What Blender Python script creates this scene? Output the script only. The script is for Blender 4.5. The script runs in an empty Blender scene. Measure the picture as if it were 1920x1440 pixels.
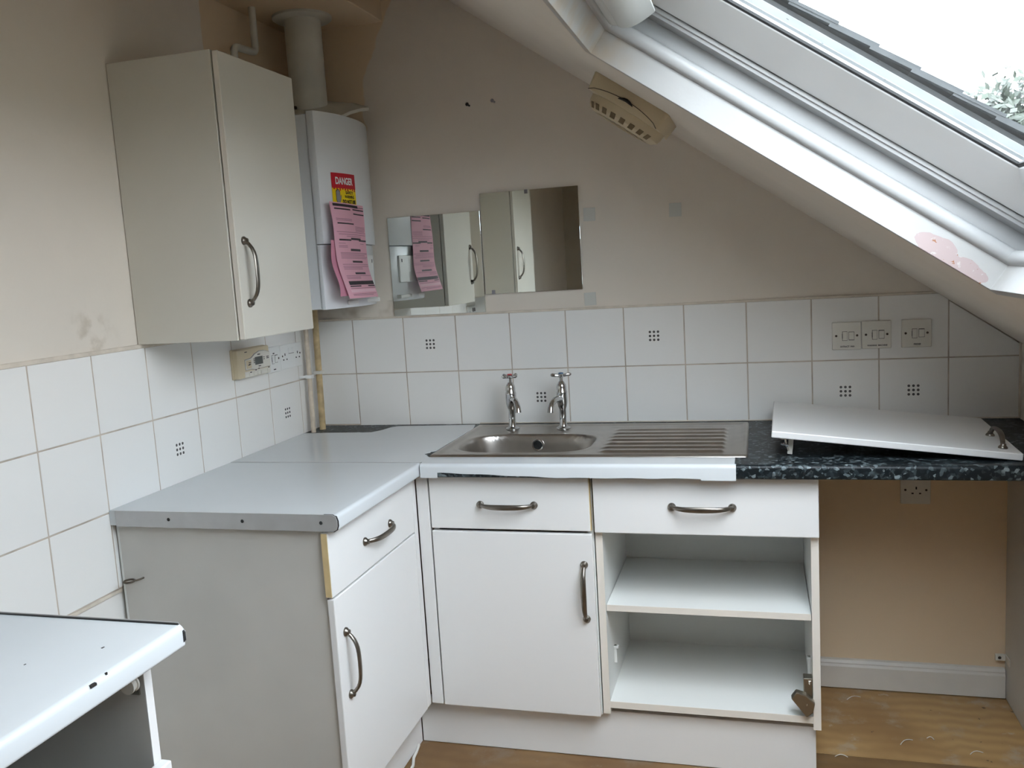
import bpy, bmesh, math, random
from mathutils import Vector, Matrix
random.seed(7)
SC = bpy.context.scene
COL = SC.collection
pi = math.pi

# ------------------------------------------------------------------ camera
F_PX = 1640.02
YAW, PITCH, ROLL = -0.2763, -0.1297, -0.0599
CAM = Vector((1.5823, -2.9448, 1.4476))
fw = Vector((math.sin(YAW)*math.cos(PITCH), math.cos(YAW)*math.cos(PITCH), math.sin(PITCH)))
rt = Vector((math.cos(YAW), -math.sin(YAW), 0)); up = rt.cross(fw)
r2 = math.cos(ROLL)*rt + math.sin(ROLL)*up; u2 = -math.sin(ROLL)*rt + math.cos(ROLL)*up
cd = bpy.data.cameras.new('camera'); cam = bpy.data.objects.new('camera', cd); COL.objects.link(cam)
cam.matrix_world = Matrix(((r2.x, u2.x, -fw.x, CAM.x), (r2.y, u2.y, -fw.y, CAM.y), (r2.z, u2.z, -fw.z, CAM.z), (0, 0, 0, 1)))
cd.sensor_fit = 'HORIZONTAL'; cd.sensor_width = 36; cd.lens = F_PX/1920*36; cd.clip_start = .02; cd.clip_end = 200
SC.camera = cam

# ------------------------------------------------------------------ sky + exposure
SKY_STRENGTH = 22.5
W = bpy.data.worlds.new('overcast_sky'); SC.world = W; W.use_nodes = True
nt = W.node_tree; nt.nodes.clear()
def N(t, typ, **k):
    n = t.nodes.new(typ)
    for a, b in k.items(): setattr(n, a, b)
    return n
tc = N(nt, 'ShaderNodeTexCoord'); mp = N(nt, 'ShaderNodeMapping'); mp.inputs['Scale'].default_value = (1.5, 1.5, 4.0)
no = N(nt, 'ShaderNodeTexNoise'); no.inputs['Scale'].default_value = 2.3; no.inputs['Detail'].default_value = 3; no.inputs['Roughness'].default_value = .6
cr = N(nt, 'ShaderNodeValToRGB')
cr.color_ramp.elements[0].position = .36; cr.color_ramp.elements[0].color = (.62, .78, .95, 1)
cr.color_ramp.elements[1].position = .56; cr.color_ramp.elements[1].color = (.96, .975, 1.0, 1)
sx = N(nt, 'ShaderNodeSeparateXYZ'); mr = N(nt, 'ShaderNodeMapRange'); mr.inputs[1].default_value = -.03; mr.inputs[2].default_value = .03
mx = N(nt, 'ShaderNodeMix', data_type='RGBA'); mx.inputs[6].default_value = (.10, .11, .10, 1)
bg = N(nt, 'ShaderNodeBackground'); bg.inputs[1].default_value = SKY_STRENGTH
W.cycles.sampling_method = 'MANUAL'; W.cycles.sample_map_resolution = 512
wo = N(nt, 'ShaderNodeOutputWorld'); L = nt.links.new
L(tc.outputs['Generated'], mp.inputs[0]); L(mp.outputs[0], no.inputs[0]); L(no.outputs[0], cr.inputs[0])
L(tc.outputs['Generated'], sx.inputs[0]); L(sx.outputs[2], mr.inputs[0]); L(mr.outputs[0], mx.inputs[0])
gd = N(nt, 'ShaderNodeMapRange'); gd.inputs[1].default_value = 0; gd.inputs[2].default_value = 1; gd.inputs[3].default_value = .33; gd.inputs[4].default_value = 1.0  # overcast sky: zenith three times the horizon
ml = N(nt, 'ShaderNodeMix', data_type='RGBA', blend_type='MULTIPLY'); ml.inputs[0].default_value = 1
L(sx.outputs[2], gd.inputs[0]); L(cr.outputs[0], ml.inputs[6]); L(gd.outputs[0], ml.inputs[7]); L(ml.outputs[2], mx.inputs[7]); L(mx.outputs[2], bg.inputs[0]); L(bg.outputs[0], wo.inputs[0])
SC.view_settings.view_transform = 'Standard'; SC.view_settings.look = 'None'
SC.view_settings.gamma = 1; SC.view_settings.use_curve_mapping = False
SC.view_settings.exposure = 0.0
SC.cycles.max_bounces = 6; SC.cycles.diffuse_bounces = 4; SC.cycles.glossy_bounces = 3; SC.cycles.adaptive_threshold = .07; SC.cycles.adaptive_min_samples = 16; SC.cycles.transparent_max_bounces = 12
SC.cycles.sample_clamp_indirect = 6

# ------------------------------------------------------------------ materials
def newmat(name):
    m = bpy.data.materials.new(name); m.use_nodes = True
    t = m.node_tree; b = t.nodes['Principled BSDF']
    return m, t, b
def lin(c):  # sRGB 0-255 -> linear
    return tuple(((v/255+.055)/1.055)**2.4 if v > 10 else v/255/12.92 for v in c)
def mat(name, col, rough=.5, metal=0., var=0., vscale=6., bump=0., bscale=80., spec=.5, coat=0.):
    m, t, b = newmat(name)
    b.inputs['Base Color'].default_value = (*col, 1); b.inputs['Roughness'].default_value = rough
    b.inputs['Metallic'].default_value = metal; b.inputs['Specular IOR Level'].default_value = spec
    b.inputs['Coat Weight'].default_value = coat
    if var or bump:
        tc = N(t, 'ShaderNodeTexCoord')
    if var:
        n = N(t, 'ShaderNodeTexNoise'); n.inputs['Scale'].default_value = vscale; n.inputs['Detail'].default_value = 2
        t.links.new(tc.outputs['Object'], n.inputs[0])
        r = N(t, 'ShaderNodeMapRange'); r.inputs[1].default_value = .3; r.inputs[2].default_value = .7
        r.inputs[3].default_value = 1-var; r.inputs[4].default_value = 1+var*.3
        t.links.new(n.outputs[0], r.inputs[0])
        x = N(t, 'ShaderNodeMix', data_type='RGBA', blend_type='MULTIPLY'); x.inputs[0].default_value = 1
        x.inputs[6].default_value = (*col, 1)
        t.links.new(r.outputs[0], x.inputs[7]); t.links.new(x.outputs[2], b.inputs['Base Color'])
    if bump:
        n = N(t, 'ShaderNodeTexNoise'); n.inputs['Scale'].default_value = bscale; n.inputs['Detail'].default_value = 1
        t.links.new(tc.outputs['Object'], n.inputs[0])
        u = N(t, 'ShaderNodeBump'); u.inputs['Strength'].default_value = bump; u.inputs['Distance'].default_value = .002
        t.links.new(n.outputs[0], u.inputs['Height']); t.links.new(u.outputs[0], b.inputs['Normal'])
    return m
def mathn(t, op, a, b=None, c=None):
    n = N(t, 'ShaderNodeMath', operation=op)
    for i, v in enumerate((a, b, c)):
        if v is None: continue
        if isinstance(v, (int, float)): n.inputs[i].default_value = v
        else: t.links.new(v, n.inputs[i])
    return n.outputs[0]
def mixc(t, f, a, b):
    n = N(t, 'ShaderNodeMix', data_type='RGBA')
    for i, v in ((0, f), (6, a), (7, b)):
        if isinstance(v, (int, float)): n.inputs[i].default_value = v
        elif isinstance(v, tuple): n.inputs[i].default_value = (*v, 1)
        else: t.links.new(v, n.inputs[i])
    return n.outputs[2]
def coords(t, kind='Object'):
    tc = N(t, 'ShaderNodeTexCoord'); s = N(t, 'ShaderNodeSeparateXYZ'); t.links.new(tc.outputs[kind], s.inputs[0])
    return tc.outputs[kind], s.outputs[0], s.outputs[1], s.outputs[2]
def noise(t, vec, scale, detail=4, rough=.5, scl=None):
    n = N(t, 'ShaderNodeTexNoise'); n.inputs['Scale'].default_value = scale; n.inputs['Detail'].default_value = detail; n.inputs['Roughness'].default_value = rough
    if scl:
        m = N(t, 'ShaderNodeMapping'); m.inputs['Scale'].default_value = scl; t.links.new(vec, m.inputs[0]); vec = m.outputs[0]
    t.links.new(vec, n.inputs[0]); return n.outputs[0]
def step(t, v, lo, hi):
    n = N(t, 'ShaderNodeMapRange', interpolation_type='SMOOTHSTEP')
    n.inputs[1].default_value = lo; n.inputs[2].default_value = hi; t.links.new(v, n.inputs[0]); return n.outputs[0]

PAINT = (.77, .70, .61)
OLDPAINT = (.76, .60, .42)
def wall_mat(name, mode):
    m, t, b = newmat(name); b.inputs['Roughness'].default_value = .75; b.inputs['Specular IOR Level'].default_value = .25
    v, x, y, z = coords(t)
    n1 = noise(t, v, 3.0, 3); n2 = noise(t, v, 14, 2)
    base = mixc(t, step(t, n1, .35, .7), tuple(c*.95 for c in PAINT), PAINT)
    if mode == 'back':   # old darker paint left round the flue, under the worktop older cream paint with warm floor bounce in its colour
        edge = mathn(t, 'ADD', x, mathn(t, 'MULTIPLY', mathn(t, 'SUBTRACT', n2, .5), .05))
        zz = mathn(t, 'MULTIPLY', mathn(t, 'MAXIMUM', mathn(t, 'SUBTRACT', z, 2.14), 0), .50)
        f1 = step(t, mathn(t, 'SUBTRACT', mathn(t, 'ADD', .268, zz), edge), -.004, .006)
        f = mathn(t, 'MULTIPLY', f1, mathn(t, 'GREATER_THAN', z, 1.965))
        base = mixc(t, f, base, OLDPAINT)
        base = mixc(t, mathn(t, 'LESS_THAN', z, .88), base, (.82, .64, .44))
        st = mathn(t, 'MULTIPLY', mathn(t, 'LESS_THAN', mathn(t, 'ABSOLUTE', mathn(t, 'SUBTRACT', z, 1.335)), .03), step(t, n2, .5, .75))
        base = mixc(t, mathn(t, 'MULTIPLY', st, mathn(t, 'MULTIPLY', mathn(t, 'LESS_THAN', x, .33), .55)), base, (.30, .21, .12))
    if mode == 'left':
        e = mathn(t, 'ADD', y, mathn(t, 'MULTIPLY', mathn(t, 'SUBTRACT', n2, .5), .02))
        f = mathn(t, 'MULTIPLY', mathn(t, 'GREATER_THAN', e, -.53), mathn(t, 'GREATER_THAN', z, 1.9))
        base = mixc(t, f, base, OLDPAINT)
        base = mixc(t, mathn(t, 'LESS_THAN', z, .695), base, (.80, .775, .735))
        d = N(t, 'ShaderNodeVectorMath', operation='DISTANCE'); t.links.new(v, d.inputs[0]); d.inputs[1].default_value = (0, -1.13, 1.345)
        st = mathn(t, 'MULTIPLY', mathn(t, 'SUBTRACT', 1, step(t, d.outputs['Value'], .0, .11)), step(t, noise(t, v, 22, 4), .48, .72))
        base = mixc(t, mathn(t, 'MULTIPLY', st, .5), base, (.33, .25, .15))
    if mode == 'old':
        base = mixc(t, step(t, n1, .3, .7), tuple(c*.92 for c in OLDPAINT), OLDPAINT)
    t.links.new(base, b.inputs['Base Color'])
    u = N(t, 'ShaderNodeBump'); u.inputs['Strength'].default_value = .25; u.inputs['Distance'].default_value = .003
    t.links.new(noise(t, v, 35, 2), u.inputs['Height']); t.links.new(u.outputs[0], b.inputs['Normal'])
    return m
M = {}
M['wall_back'] = wall_mat('wall_paint_back', 'back'); M['wall_left'] = wall_mat('wall_paint_left', 'left')
M['wall'] = wall_mat('wall_paint', ''); M['old'] = wall_mat('old_paint', 'old')
M['tile'] = mat('glazed_white_tile', (.86, .845, .815), .16, bump=.06, bscale=9)
M['grout'] = mat('beige_grout', (.56, .48, .40), .9, var=.3, vscale=14)
M['caulk'] = mat('cream_caulk', (.70, .62, .52), .6, var=.15, vscale=25)
M['cream'] = mat('cream_cupboard_foil', (.68, .65, .575), .38, var=.035, vscale=2.5, bump=.05, bscale=30)
M['white'] = mat('white_front_foil', (.80, .79, .775), .33)
M['carcass'] = mat('white_carcass_board', (.80, .81, .785), .4)
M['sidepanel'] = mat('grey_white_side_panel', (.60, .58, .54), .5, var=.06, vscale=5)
M['edge'] = mat('cream_edging', (.79, .735, .66), .5)
M['raw'] = mat('raw_fibreboard_edge', (.66, .50, .26), .8, var=.1, vscale=30)
M['vinyl'] = mat('white_gloss_film', (.66, .685, .70), .13, var=.02, vscale=4, bump=.03, bscale=6)
M['pewter'] = mat('brushed_pewter', (.25, .225, .195), .33, 1.0, var=.15, vscale=40)
M['chrome'] = mat('chrome', (.62, .62, .62), .09, 1.0)
M['steel'] = mat('stainless_steel', (.50, .47, .435), .30, 1.0, var=.12, vscale=15, bump=.03, bscale=120)
M['alu'] = mat('grey_metal_strip', (.52, .52, .52), .45, .55, var=.08, vscale=20)
M['hinge'] = mat('nickel_hinge', (.34, .31, .26), .32, 1.0)
M['black'] = mat('black', (.012, .012, .012), .5)
M['darkhole'] = mat('dark_slot', (.02, .016, .014), .7)
M['pvc'] = mat('white_plastic', (.80, .80, .78), .35)
M['oldpvc'] = mat('off_white_plastic', (.74, .71, .64), .4)
M['beige'] = mat('yellowed_beige_plastic', (.66, .56, .385), .42)
M['fanbeige'] = mat('yellowed_fan_plastic', (.60, .50, .33), .45, var=.08, vscale=12)
M['slotbrown'] = mat('dark_brown_slot', (.16, .115, .06), .7)
M['lcd'] = mat('grey_display', (.10, .11, .105), .25)
M['enamel'] = mat('white_enamel', (.78, .80, .82), .25, var=.02)
M['flue'] = mat('painted_flue', (.66, .645, .57), .5, var=.1, vscale=12)
M['pipe'] = mat('cream_painted_pipe', (.66, .56, .44), .5, var=.2, vscale=30)
M['pipe2'] = mat('flaking_ochre_pipe', (.60, .45, .24), .5, var=.4, vscale=25)
M['red'] = mat('red_print', lin((196, 20, 42)), .4)
M['yellow'] = mat('yellow_print', lin((244, 214, 20)), .4)
M['ink'] = mat('black_print', (.03, .02, .025), .6)
M['greyink'] = mat('grey_print', (.30, .29, .31), .6)
M['paleprint'] = mat('pale_print', (.62, .60, .68), .6)
M['pinkink'] = mat('dark_pink_print', (.28, .14, .18), .7)
M['pink'] = mat('pink_paper', lin((226, 172, 188)), .7)
M['pinkpale'] = mat('pale_pink_box', lin((236, 196, 208)), .7)
M['pink2'] = mat('deep_pink_paper', lin((208, 142, 164)), .7)
M['whiteprint'] = mat('white_print', (.85, .85, .85), .5)
M['bluecap'] = mat('blue_cap', (.03, .12, .25), .3)
M['redcap'] = mat('red_cap', (.45, .01, .02), .3)
M['tape'] = mat('grey_sticky_pad', (.60, .60, .555), .5)
M['skirt'] = mat('white_skirting_paint', (.74, .69, .62), .4, var=.06, vscale=10, bump=.1, bscale=20)
M['winwhite'] = mat('white_window_paint', (.82, .83, .83), .35, var=.03, vscale=8)
M['winframe'] = mat('dimmed_white_frame_paint', (.46, .46, .455), .4, var=.05, vscale=8)  # same white as the sash, darkened in colour to offset the strong skylight
M['winfilm'] = mat('white_plastic_bar', (.55, .56, .545), .3)
M['lead'] = mat('pale_lead_flashing', (.075, .081, .08), .6, var=.2, vscale=15)
M['slate'] = mat('roof_slate', (.050, .054, .055), .7, var=.35, vscale=12, bump=.3, bscale=40)
M['leaf'] = mat('leaf_green', (.030, .042, .024), .6, var=.3, vscale=2)
M['bark'] = mat('bark', (.12, .09, .06), .9)
M['screw'] = mat('dark_screw', (.10, .08, .06), .4, .7)
M['mirror'] = mat('mirror_glass', (.80, .83, .80), .015, 1.0)
M['darkwall'] = mat('brown_rear_wall', (.44, .385, .30), .8, var=.1, vscale=4)
M['cable'] = mat('white_cable', (.75, .73, .68), .4)

# decorated tile: 3x3 dark dots printed at the centre of the tile
def dot_tile():
    m, t, b = newmat('white_tile_with_dot_motif'); b.inputs['Roughness'].default_value = .16
    v, x, y, z = coords(t)
    P = .0135
    def d1(c):
        k = mathn(t, 'ROUND', mathn(t, 'DIVIDE', c, P))
        return mathn(t, 'POWER', mathn(t, 'SUBTRACT', c, mathn(t, 'MULTIPLY', k, P)), 2)
    r = mathn(t, 'SQRT', mathn(t, 'ADD', d1(x), d1(z)))
    f = mathn(t, 'LESS_THAN', r, .0041)
    f = mathn(t, 'MULTIPLY', f, mathn(t, 'LESS_THAN', mathn(t, 'ABSOLUTE', x), .0203))
    f = mathn(t, 'MULTIPLY', f, mathn(t, 'LESS_THAN', mathn(t, 'ABSOLUTE', z), .0203))
    t.links.new(mixc(t, f, (.86, .845, .815), (.10, .095, .09)), b.inputs['Base Color'])
    return m
M['dottile'] = dot_tile()

def granite():
    m, t, b = newmat('black_speckled_laminate'); b.inputs['Roughness'].default_value = .42; b.inputs['Specular IOR Level'].default_value = .3
    v, x, y, z = coords(t)
    w = N(t, 'ShaderNodeTexVoronoi'); w.inputs['Scale'].default_value = 118; w.inputs['Randomness'].default_value = 1
    wv = N(t, 'ShaderNodeVectorMath', operation='ADD'); nz = N(t, 'ShaderNodeTexNoise'); nz.inputs['Scale'].default_value = 60
    t.links.new(v, nz.inputs[0]); sc = N(t, 'ShaderNodeVectorMath', operation='SCALE'); sc.inputs['Scale'].default_value = .012
    t.links.new(nz.outputs['Color'], sc.inputs[0]); t.links.new(v, wv.inputs[0]); t.links.new(sc.outputs[0], wv.inputs[1])
    t.links.new(wv.outputs[0], w.inputs[0])
    s = N(t, 'ShaderNodeSeparateColor'); t.links.new(w.outputs['Color'], s.inputs[0])
    r = N(t, 'ShaderNodeValToRGB'); e = r.color_ramp.elements
    e[0].position = .42; e[0].color = (.006, .009, .011, 1); e[1].position = 1.; e[1].color = (.22, .265, .28, 1)
    k = r.color_ramp.elements.new(.66); k.color = (.022, .031, .036, 1)
    k = r.color_ramp.elements.new(.86); k.color = (.08, .105, .112, 1)
    t.links.new(s.outputs[0], r.inputs[0])
    t.links.new(mixc(t, step(t, noise(t, v, 38, 4), .30, .58), (.008, .011, .013), r.outputs[0]), b.inputs['Base Color'])
    return m
M['granite'] = granite()

def floor_mat(name, k):
    m, t, b = newmat(name); b.inputs['Roughness'].default_value = .55
    v, x, y, z = coords(t)
    w = N(t, 'ShaderNodeTexWave', wave_type='RINGS'); w.inputs['Scale'].default_value = 14; w.inputs['Distortion'].default_value = 5
    w.inputs['Detail'].default_value = 3; w.inputs['Detail Scale'].default_value = .6
    mpn = N(t, 'ShaderNodeMapping'); mpn.inputs['Location'].default_value = (-1.80, .32, 0); mpn.inputs['Scale'].default_value = (1, .45, 1)
    t.links.new(v, mpn.inputs[0]); t.links.new(mpn.outputs[0], w.inputs[0])
    wood = mixc(t, mathn(t, 'MULTIPLY', w.outputs[1], .5), (.50, .31, .13), (.33, .19, .075))
    wood = mixc(t, step(t, noise(t, v, 2.2, 4), .35, .7), wood, (.29, .155, .06))
    grey = step(t, noise(t, v, 7, 7, .65), .52, .66)
    wood = mixc(t, mathn(t, 'MULTIPLY', grey, .65), wood, (.44, .36, .27))
    pale = step(t, noise(t, v, 16, 5, .6), .64, .72)
    wood = mixc(t, mathn(t, 'MULTIPLY', pale, .6), wood, (.52, .46, .38))
    dark = step(t, noise(t, v, 30, 3), .70, .74)
    wood = mixc(t, mathn(t, 'MULTIPLY', dark, .8), wood, (.07, .035, .02))
    wood = mixc(t, k, wood, (.085, .042, .018))
    t.links.new(wood, b.inputs['Base Color'])
    u = N(t, 'ShaderNodeBump'); u.inputs['Strength'].default_value = .3; u.inputs['Distance'].default_value = .002
    t.links.new(noise(t, v, 30, 5), u.inputs['Height']); t.links.new(u.outputs[0], b.inputs['Normal'])
    return m
M['floor'] = floor_mat('worn_plywood_floor', 0.); M['floor2'] = floor_mat('dark_stained_plywood_floor', .62)

def glass_mat(name, tint):
    m, t, b = newmat(name); t.nodes.remove(b)
    v, x, y, z = coords(t)
    o = t.nodes['Material Output']
    tr = N(t, 'ShaderNodeBsdfTransparent'); tr.inputs[0].default_value = (*tint, 1)
    gl = N(t, 'ShaderNodeBsdfGlossy'); gl.inputs['Roughness'].default_value = .02
    ge = N(t, 'ShaderNodeNewGeometry'); dt = N(t, 'ShaderNodeVectorMath', operation='DOT_PRODUCT')
    t.links.new(ge.outputs['Normal'], dt.inputs[0]); t.links.new(ge.outputs['Incoming'], dt.inputs[1])
    sch = mathn(t, 'ADD', .04, mathn(t, 'MULTIPLY', .6, mathn(t, 'POWER', mathn(t, 'SUBTRACT', 1, mathn(t, 'ABSOLUTE', dt.outputs['Value'])), 5)))
    a = N(t, 'ShaderNodeMixShader'); t.links.new(sch, a.inputs[0]); t.links.new(tr.outputs[0], a.inputs[1]); t.links.new(gl.outputs[0], a.inputs[2])
    df = N(t, 'ShaderNodeBsdfDiffuse'); df.inputs[0].default_value = (.28, .30, .28, 1)
    w = N(t, 'ShaderNodeTexVoronoi'); w.inputs['Scale'].default_value = 46; t.links.new(v, w.inputs[0])
    s = N(t, 'ShaderNodeSeparateColor'); t.links.new(w.outputs['Color'], s.inputs[0])
    f = mathn(t, 'LESS_THAN', w.outputs['Distance'], mathn(t, 'MULTIPLY', mathn(t, 'SUBTRACT', s.outputs[0], .68), .45))
    f = mathn(t, 'MULTIPLY', f, .65)
    c = N(t, 'ShaderNodeMixShader'); t.links.new(f, c.inputs[0]); t.links.new(a.outputs[0], c.inputs[1]); t.links.new(df.outputs[0], c.inputs[2])
    t.links.new(c.outputs[0], o.inputs[0])
    return m
M['glass1'] = glass_mat('window_glass', (.88, .91, .92))

# ------------------------------------------------------------------ slope frame (roof slope): s runs down the slope, h outwards
NV = Vector((.5736, 0, .8192)); SV = Vector((.8192, 0, -.5736)); D0 = 2.2805
def sp(s, y, h=0.): 
    p = NV*(D0+h) + SV*s; return Vector((p.x, y, p.z))

# painted reveal: white gloss, its colour darkened to offset skylight glare, with a patch where the paint has come away to pink plaster
def reveal_mat():
    m, t, b = newmat('dimmed_white_reveal_paint'); b.inputs['Roughness'].default_value = .35
    v, x, y, z = coords(t)
    s = mathn(t, 'SUBTRACT', mathn(t, 'MULTIPLY', x, .8192), mathn(t, 'MULTIPLY', z, .5736))
    h = mathn(t, 'SUBTRACT', mathn(t, 'ADD', mathn(t, 'MULTIPLY', x, .5736), mathn(t, 'MULTIPLY', z, .8192)), D0)
    n = noise(t, v, 30, 5)
    def ell(s0, h0, a, c):
        return mathn(t, 'ADD', mathn(t, 'POWER', mathn(t, 'DIVIDE', mathn(t, 'SUBTRACT', s, s0), a), 2), mathn(t, 'POWER', mathn(t, 'DIVIDE', mathn(t, 'SUBTRACT', h, h0), c), 2))
    d = mathn(t, 'MINIMUM', ell(.768, .017, .05, .022), ell(.84, .007, .05, .021))
    d = mathn(t, 'ADD', d, mathn(t, 'MULTIPLY', mathn(t, 'SUBTRACT', n, .5), 1.6))
    far = mathn(t, 'GREATER_THAN', y, -1.0)
    f = mathn(t, 'MULTIPLY', mathn(t, 'LESS_THAN', d, 1.0), far)
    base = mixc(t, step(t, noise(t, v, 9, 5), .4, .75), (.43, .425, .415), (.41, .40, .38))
    head = mathn(t, 'MULTIPLY', mathn(t, 'SUBTRACT', 1, step(t, s, -.075, .06)), .8)
    base = mixc(t, mathn(t, 'MULTIPLY', head, step(t, noise(t, v, 14, 3), .34, .62)), base, (.42, .345, .265))
    pl = mixc(t, step(t, noise(t, v, 60, 4), .60, .68), (.40, .315, .305), (.52, .50, .485))
    pl = mixc(t, step(t, noise(t, v, 85, 3), .66, .70), pl, (.28, .11, .04))
    t.links.new(mixc(t, f, base, pl), b.inputs['Base Color'])
    u = N(t, 'ShaderNodeBump'); u.inputs['Strength'].default_value = .35; u.inputs['Distance'].default_value = .003
    hh = mathn(t, 'SUBTRACT', noise(t, v, 25, 5), mathn(t, 'MULTIPLY', f, .5))
    t.links.new(hh, u.inputs['Height']); t.links.new(u.outputs[0], b.inputs['Normal'])
    return m
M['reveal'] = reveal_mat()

# ------------------------------------------------------------------ mesh helpers
class B:
    def __init__(s): s.v = []; s.f = []
    def add(s, vs, fs):
        o = len(s.v); s.v += [Vector(p) for p in vs]; s.f += [[i+o for i in q] for q in fs]; return s
    def box(s, x0, x1, y0, y1, z0, z1):
        vs = [(x, y, z) for x in (x0, x1) for y in (y0, y1) for z in (z0, z1)]
        return s.add(vs, [(0, 1, 3, 2), (4, 6, 7, 5), (0, 4, 5, 1), (2, 3, 7, 6), (0, 2, 6, 4), (1, 5, 7, 3)])
    def prism(s, pts, ax, a, b):
        # pts: 2D polygon in the two other axes (in xyz order), extruded along ax from a to b
        def P(p, t):
            return {'x': (t, p[0], p[1]), 'y': (p[0], t, p[1]), 'z': (p[0], p[1], t)}[ax]
        n = len(pts)
        vs = [P(p, a) for p in pts] + [P(p, b) for p in pts]
        fs = [list(range(n)), list(range(2*n-1, n-1, -1))] + [(i, i+n, (i+1) % n+n, (i+1) % n) for i in range(n)]
        return s.add(vs, fs)
    def lathe(s, prof, c=(0, 0, 0), ax=(0, 0, 1), seg=20, cap=True):
        z = Vector(ax).normalized(); x = z.orthogonal().normalized(); y = z.cross(x); c = Vector(c)
        vs = []; n = len(prof)
        for r, h in prof:
            for k in range(seg):
                a = 2*pi*k/seg; vs.append(c + z*h + (x*math.cos(a)+y*math.sin(a))*r)
        fs = [(i*seg+k, i*seg+(k+1) % seg, (i+1)*seg+(k+1) % seg, (i+1)*seg+k) for i in range(n-1) for k in range(seg)]
        if cap: fs += [list(range(seg))[::-1], [(n-1)*seg+k for k in range(seg)]]
        return s.add(vs, fs)
    def tube(s, path, r, seg=10, closed=False):
        path = [Vector(p) for p in path]; n = len(path); rr = r if isinstance(r, (list, tuple)) else [r]*n
        vs = []; x = None
        for i, p in enumerate(path):
            if closed: t = (path[(i+1) % n]-path[i-1]).normalized()
            else: t = (path[min(i+1, n-1)]-path[max(i-1, 0)]).normalized()
            x = t.orthogonal().normalized() if x is None else (x - t*x.dot(t)).normalized()
            y = t.cross(x)
            for k in range(seg):
                a = 2*pi*k/seg; vs.append(p + (x*math.cos(a)+y*math.sin(a))*rr[i])
        m = n if closed else n-1
        fs = [(i*seg+k, i*seg+(k+1) % seg, ((i+1) % n)*seg+(k+1) % seg, ((i+1) % n)*seg+k) for i in range(m) for k in range(seg)]
        if not closed: fs += [list(range(seg))[::-1], [(n-1)*seg+k for k in range(seg)]]
        return s.add(vs, fs)
    def ring(s, s0, s1, y0, y1, prof):
        # closed profile of (inset, h) swept round the rectangle s0..s1, y0..y1 on the slope
        m = len(prof); vs = []
        for a, b, da, db in ((s0, y0, 1, 1), (s1, y0, -1, 1), (s1, y1, -1, -1), (s0, y1, 1, -1)):
            for i, h in prof: vs.append(sp(a+da*i, b+db*i, h))
        fs = [(c*m+k, c*m+(k+1) % m, ((c+1) % 4)*m+(k+1) % m, ((c+1) % 4)*m+k) for c in range(4) for k in range(m)]
        return s.add(vs, fs)
    def grid(s, us, vs_, holes, fn, t0, t1):
        # slab over breaks us x vs_ with cells left out; fn(u, v, t) -> point
        pts = {}; out = []
        def P(i, j, k):
            if (i, j, k) not in pts: pts[(i, j, k)] = len(out); out.append(fn(us[i], vs_[j], (t0, t1)[k]))
            return pts[(i, j, k)]
        fs = []; nu, nv = len(us)-1, len(vs_)-1
        solid = lambda i, j: 0 <= i < nu and 0 <= j < nv and (i, j) not in holes
        for i in range(nu):
            for j in range(nv):
                if not solid(i, j): continue
                fs.append((P(i, j, 0), P(i, j+1, 0), P(i+1, j+1, 0), P(i+1, j, 0)))
                fs.append((P(i, j, 1), P(i+1, j, 1), P(i+1, j+1, 1), P(i, j+1, 1)))
                if not solid(i-1, j): fs.append((P(i, j, 0), P(i, j, 1), P(i, j+1, 1), P(i, j+1, 0)))
                if not solid(i+1, j): fs.append((P(i+1, j, 0), P(i+1, j+1, 0), P(i+1, j+1, 1), P(i+1, j, 1)))
                if not solid(i, j-1): fs.append((P(i, j, 0), P(i+1, j, 0), P(i+1, j, 1), P(i, j, 1)))
                if not solid(i, j+1): fs.append((P(i, j+1, 0), P(i, j+1, 1), P(i+1, j+1, 1), P(i+1, j+1, 0)))
        return s.add(out, fs)
    def mesh(s, name, m, bevel=0., seg=2, smooth=False, origin=None):
        me = bpy.data.meshes.new(name)
        o = Vector(origin) if origin is not None else Vector((0, 0, 0))
        me.from_pydata([tuple(p-o) for p in s.v], [], s.f); me.update()
        bm = bmesh.new(); bm.from_mesh(me); bmesh.ops.recalc_face_normals(bm, faces=bm.faces)
        if bevel:
            bmesh.ops.bevel(bm, geom=[e for e in bm.edges if len(e.link_faces) == 2 and e.calc_face_angle(0) > .5], offset=bevel, segments=seg, affect='EDGES', profile=.5, clamp_overlap=True)
        if smooth:
            for f in bm.faces: f.smooth = True
            for e in bm.edges:
                if len(e.link_faces) == 2 and e.calc_face_angle(0) > (smooth if smooth is not True else .7): e.smooth = False
        bm.to_mesh(me); bm.free(); me.materials.append(m if not isinstance(m, str) else M[m])
        return me
def link(name, me, parent=None, mtx=None):
    o = bpy.data.objects.new(name, me); COL.objects.link(o)
    if mtx is not None: o.matrix_world = mtx
    if parent is not None:
        o.parent = parent
        # mesh coordinates are world coordinates: cancel the parent's place
        o.matrix_parent_inverse = parent_world(parent).inverted()
    return o
def parent_world(o):
    m = o.matrix_basis.copy()
    while o.parent is not None:
        m = o.parent.matrix_basis @ (o.matrix_parent_inverse @ m) if o.parent.parent is None else parent_world(o.parent) @ o.matrix_parent_inverse @ m
        return m
    return m
def part(name, b, m, parent, bevel=0., smooth=False, seg=2, label=None):
    o = link(name, b.mesh(name, m, bevel, seg, smooth), parent)
    if label: o['label'] = label
    return o
def tag(o, label, cat, group=None, kind=None):
    o['label'] = label
    if cat: o['category'] = cat
    if group: o['group'] = group
    if kind: o['kind'] = kind
    return o
def thing(name, loc, label, cat, group=None):
    o = bpy.data.objects.new(name, None); COL.objects.link(o); o.location = loc; o.empty_display_size = .05
    return tag(o, label, cat, group)
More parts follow.
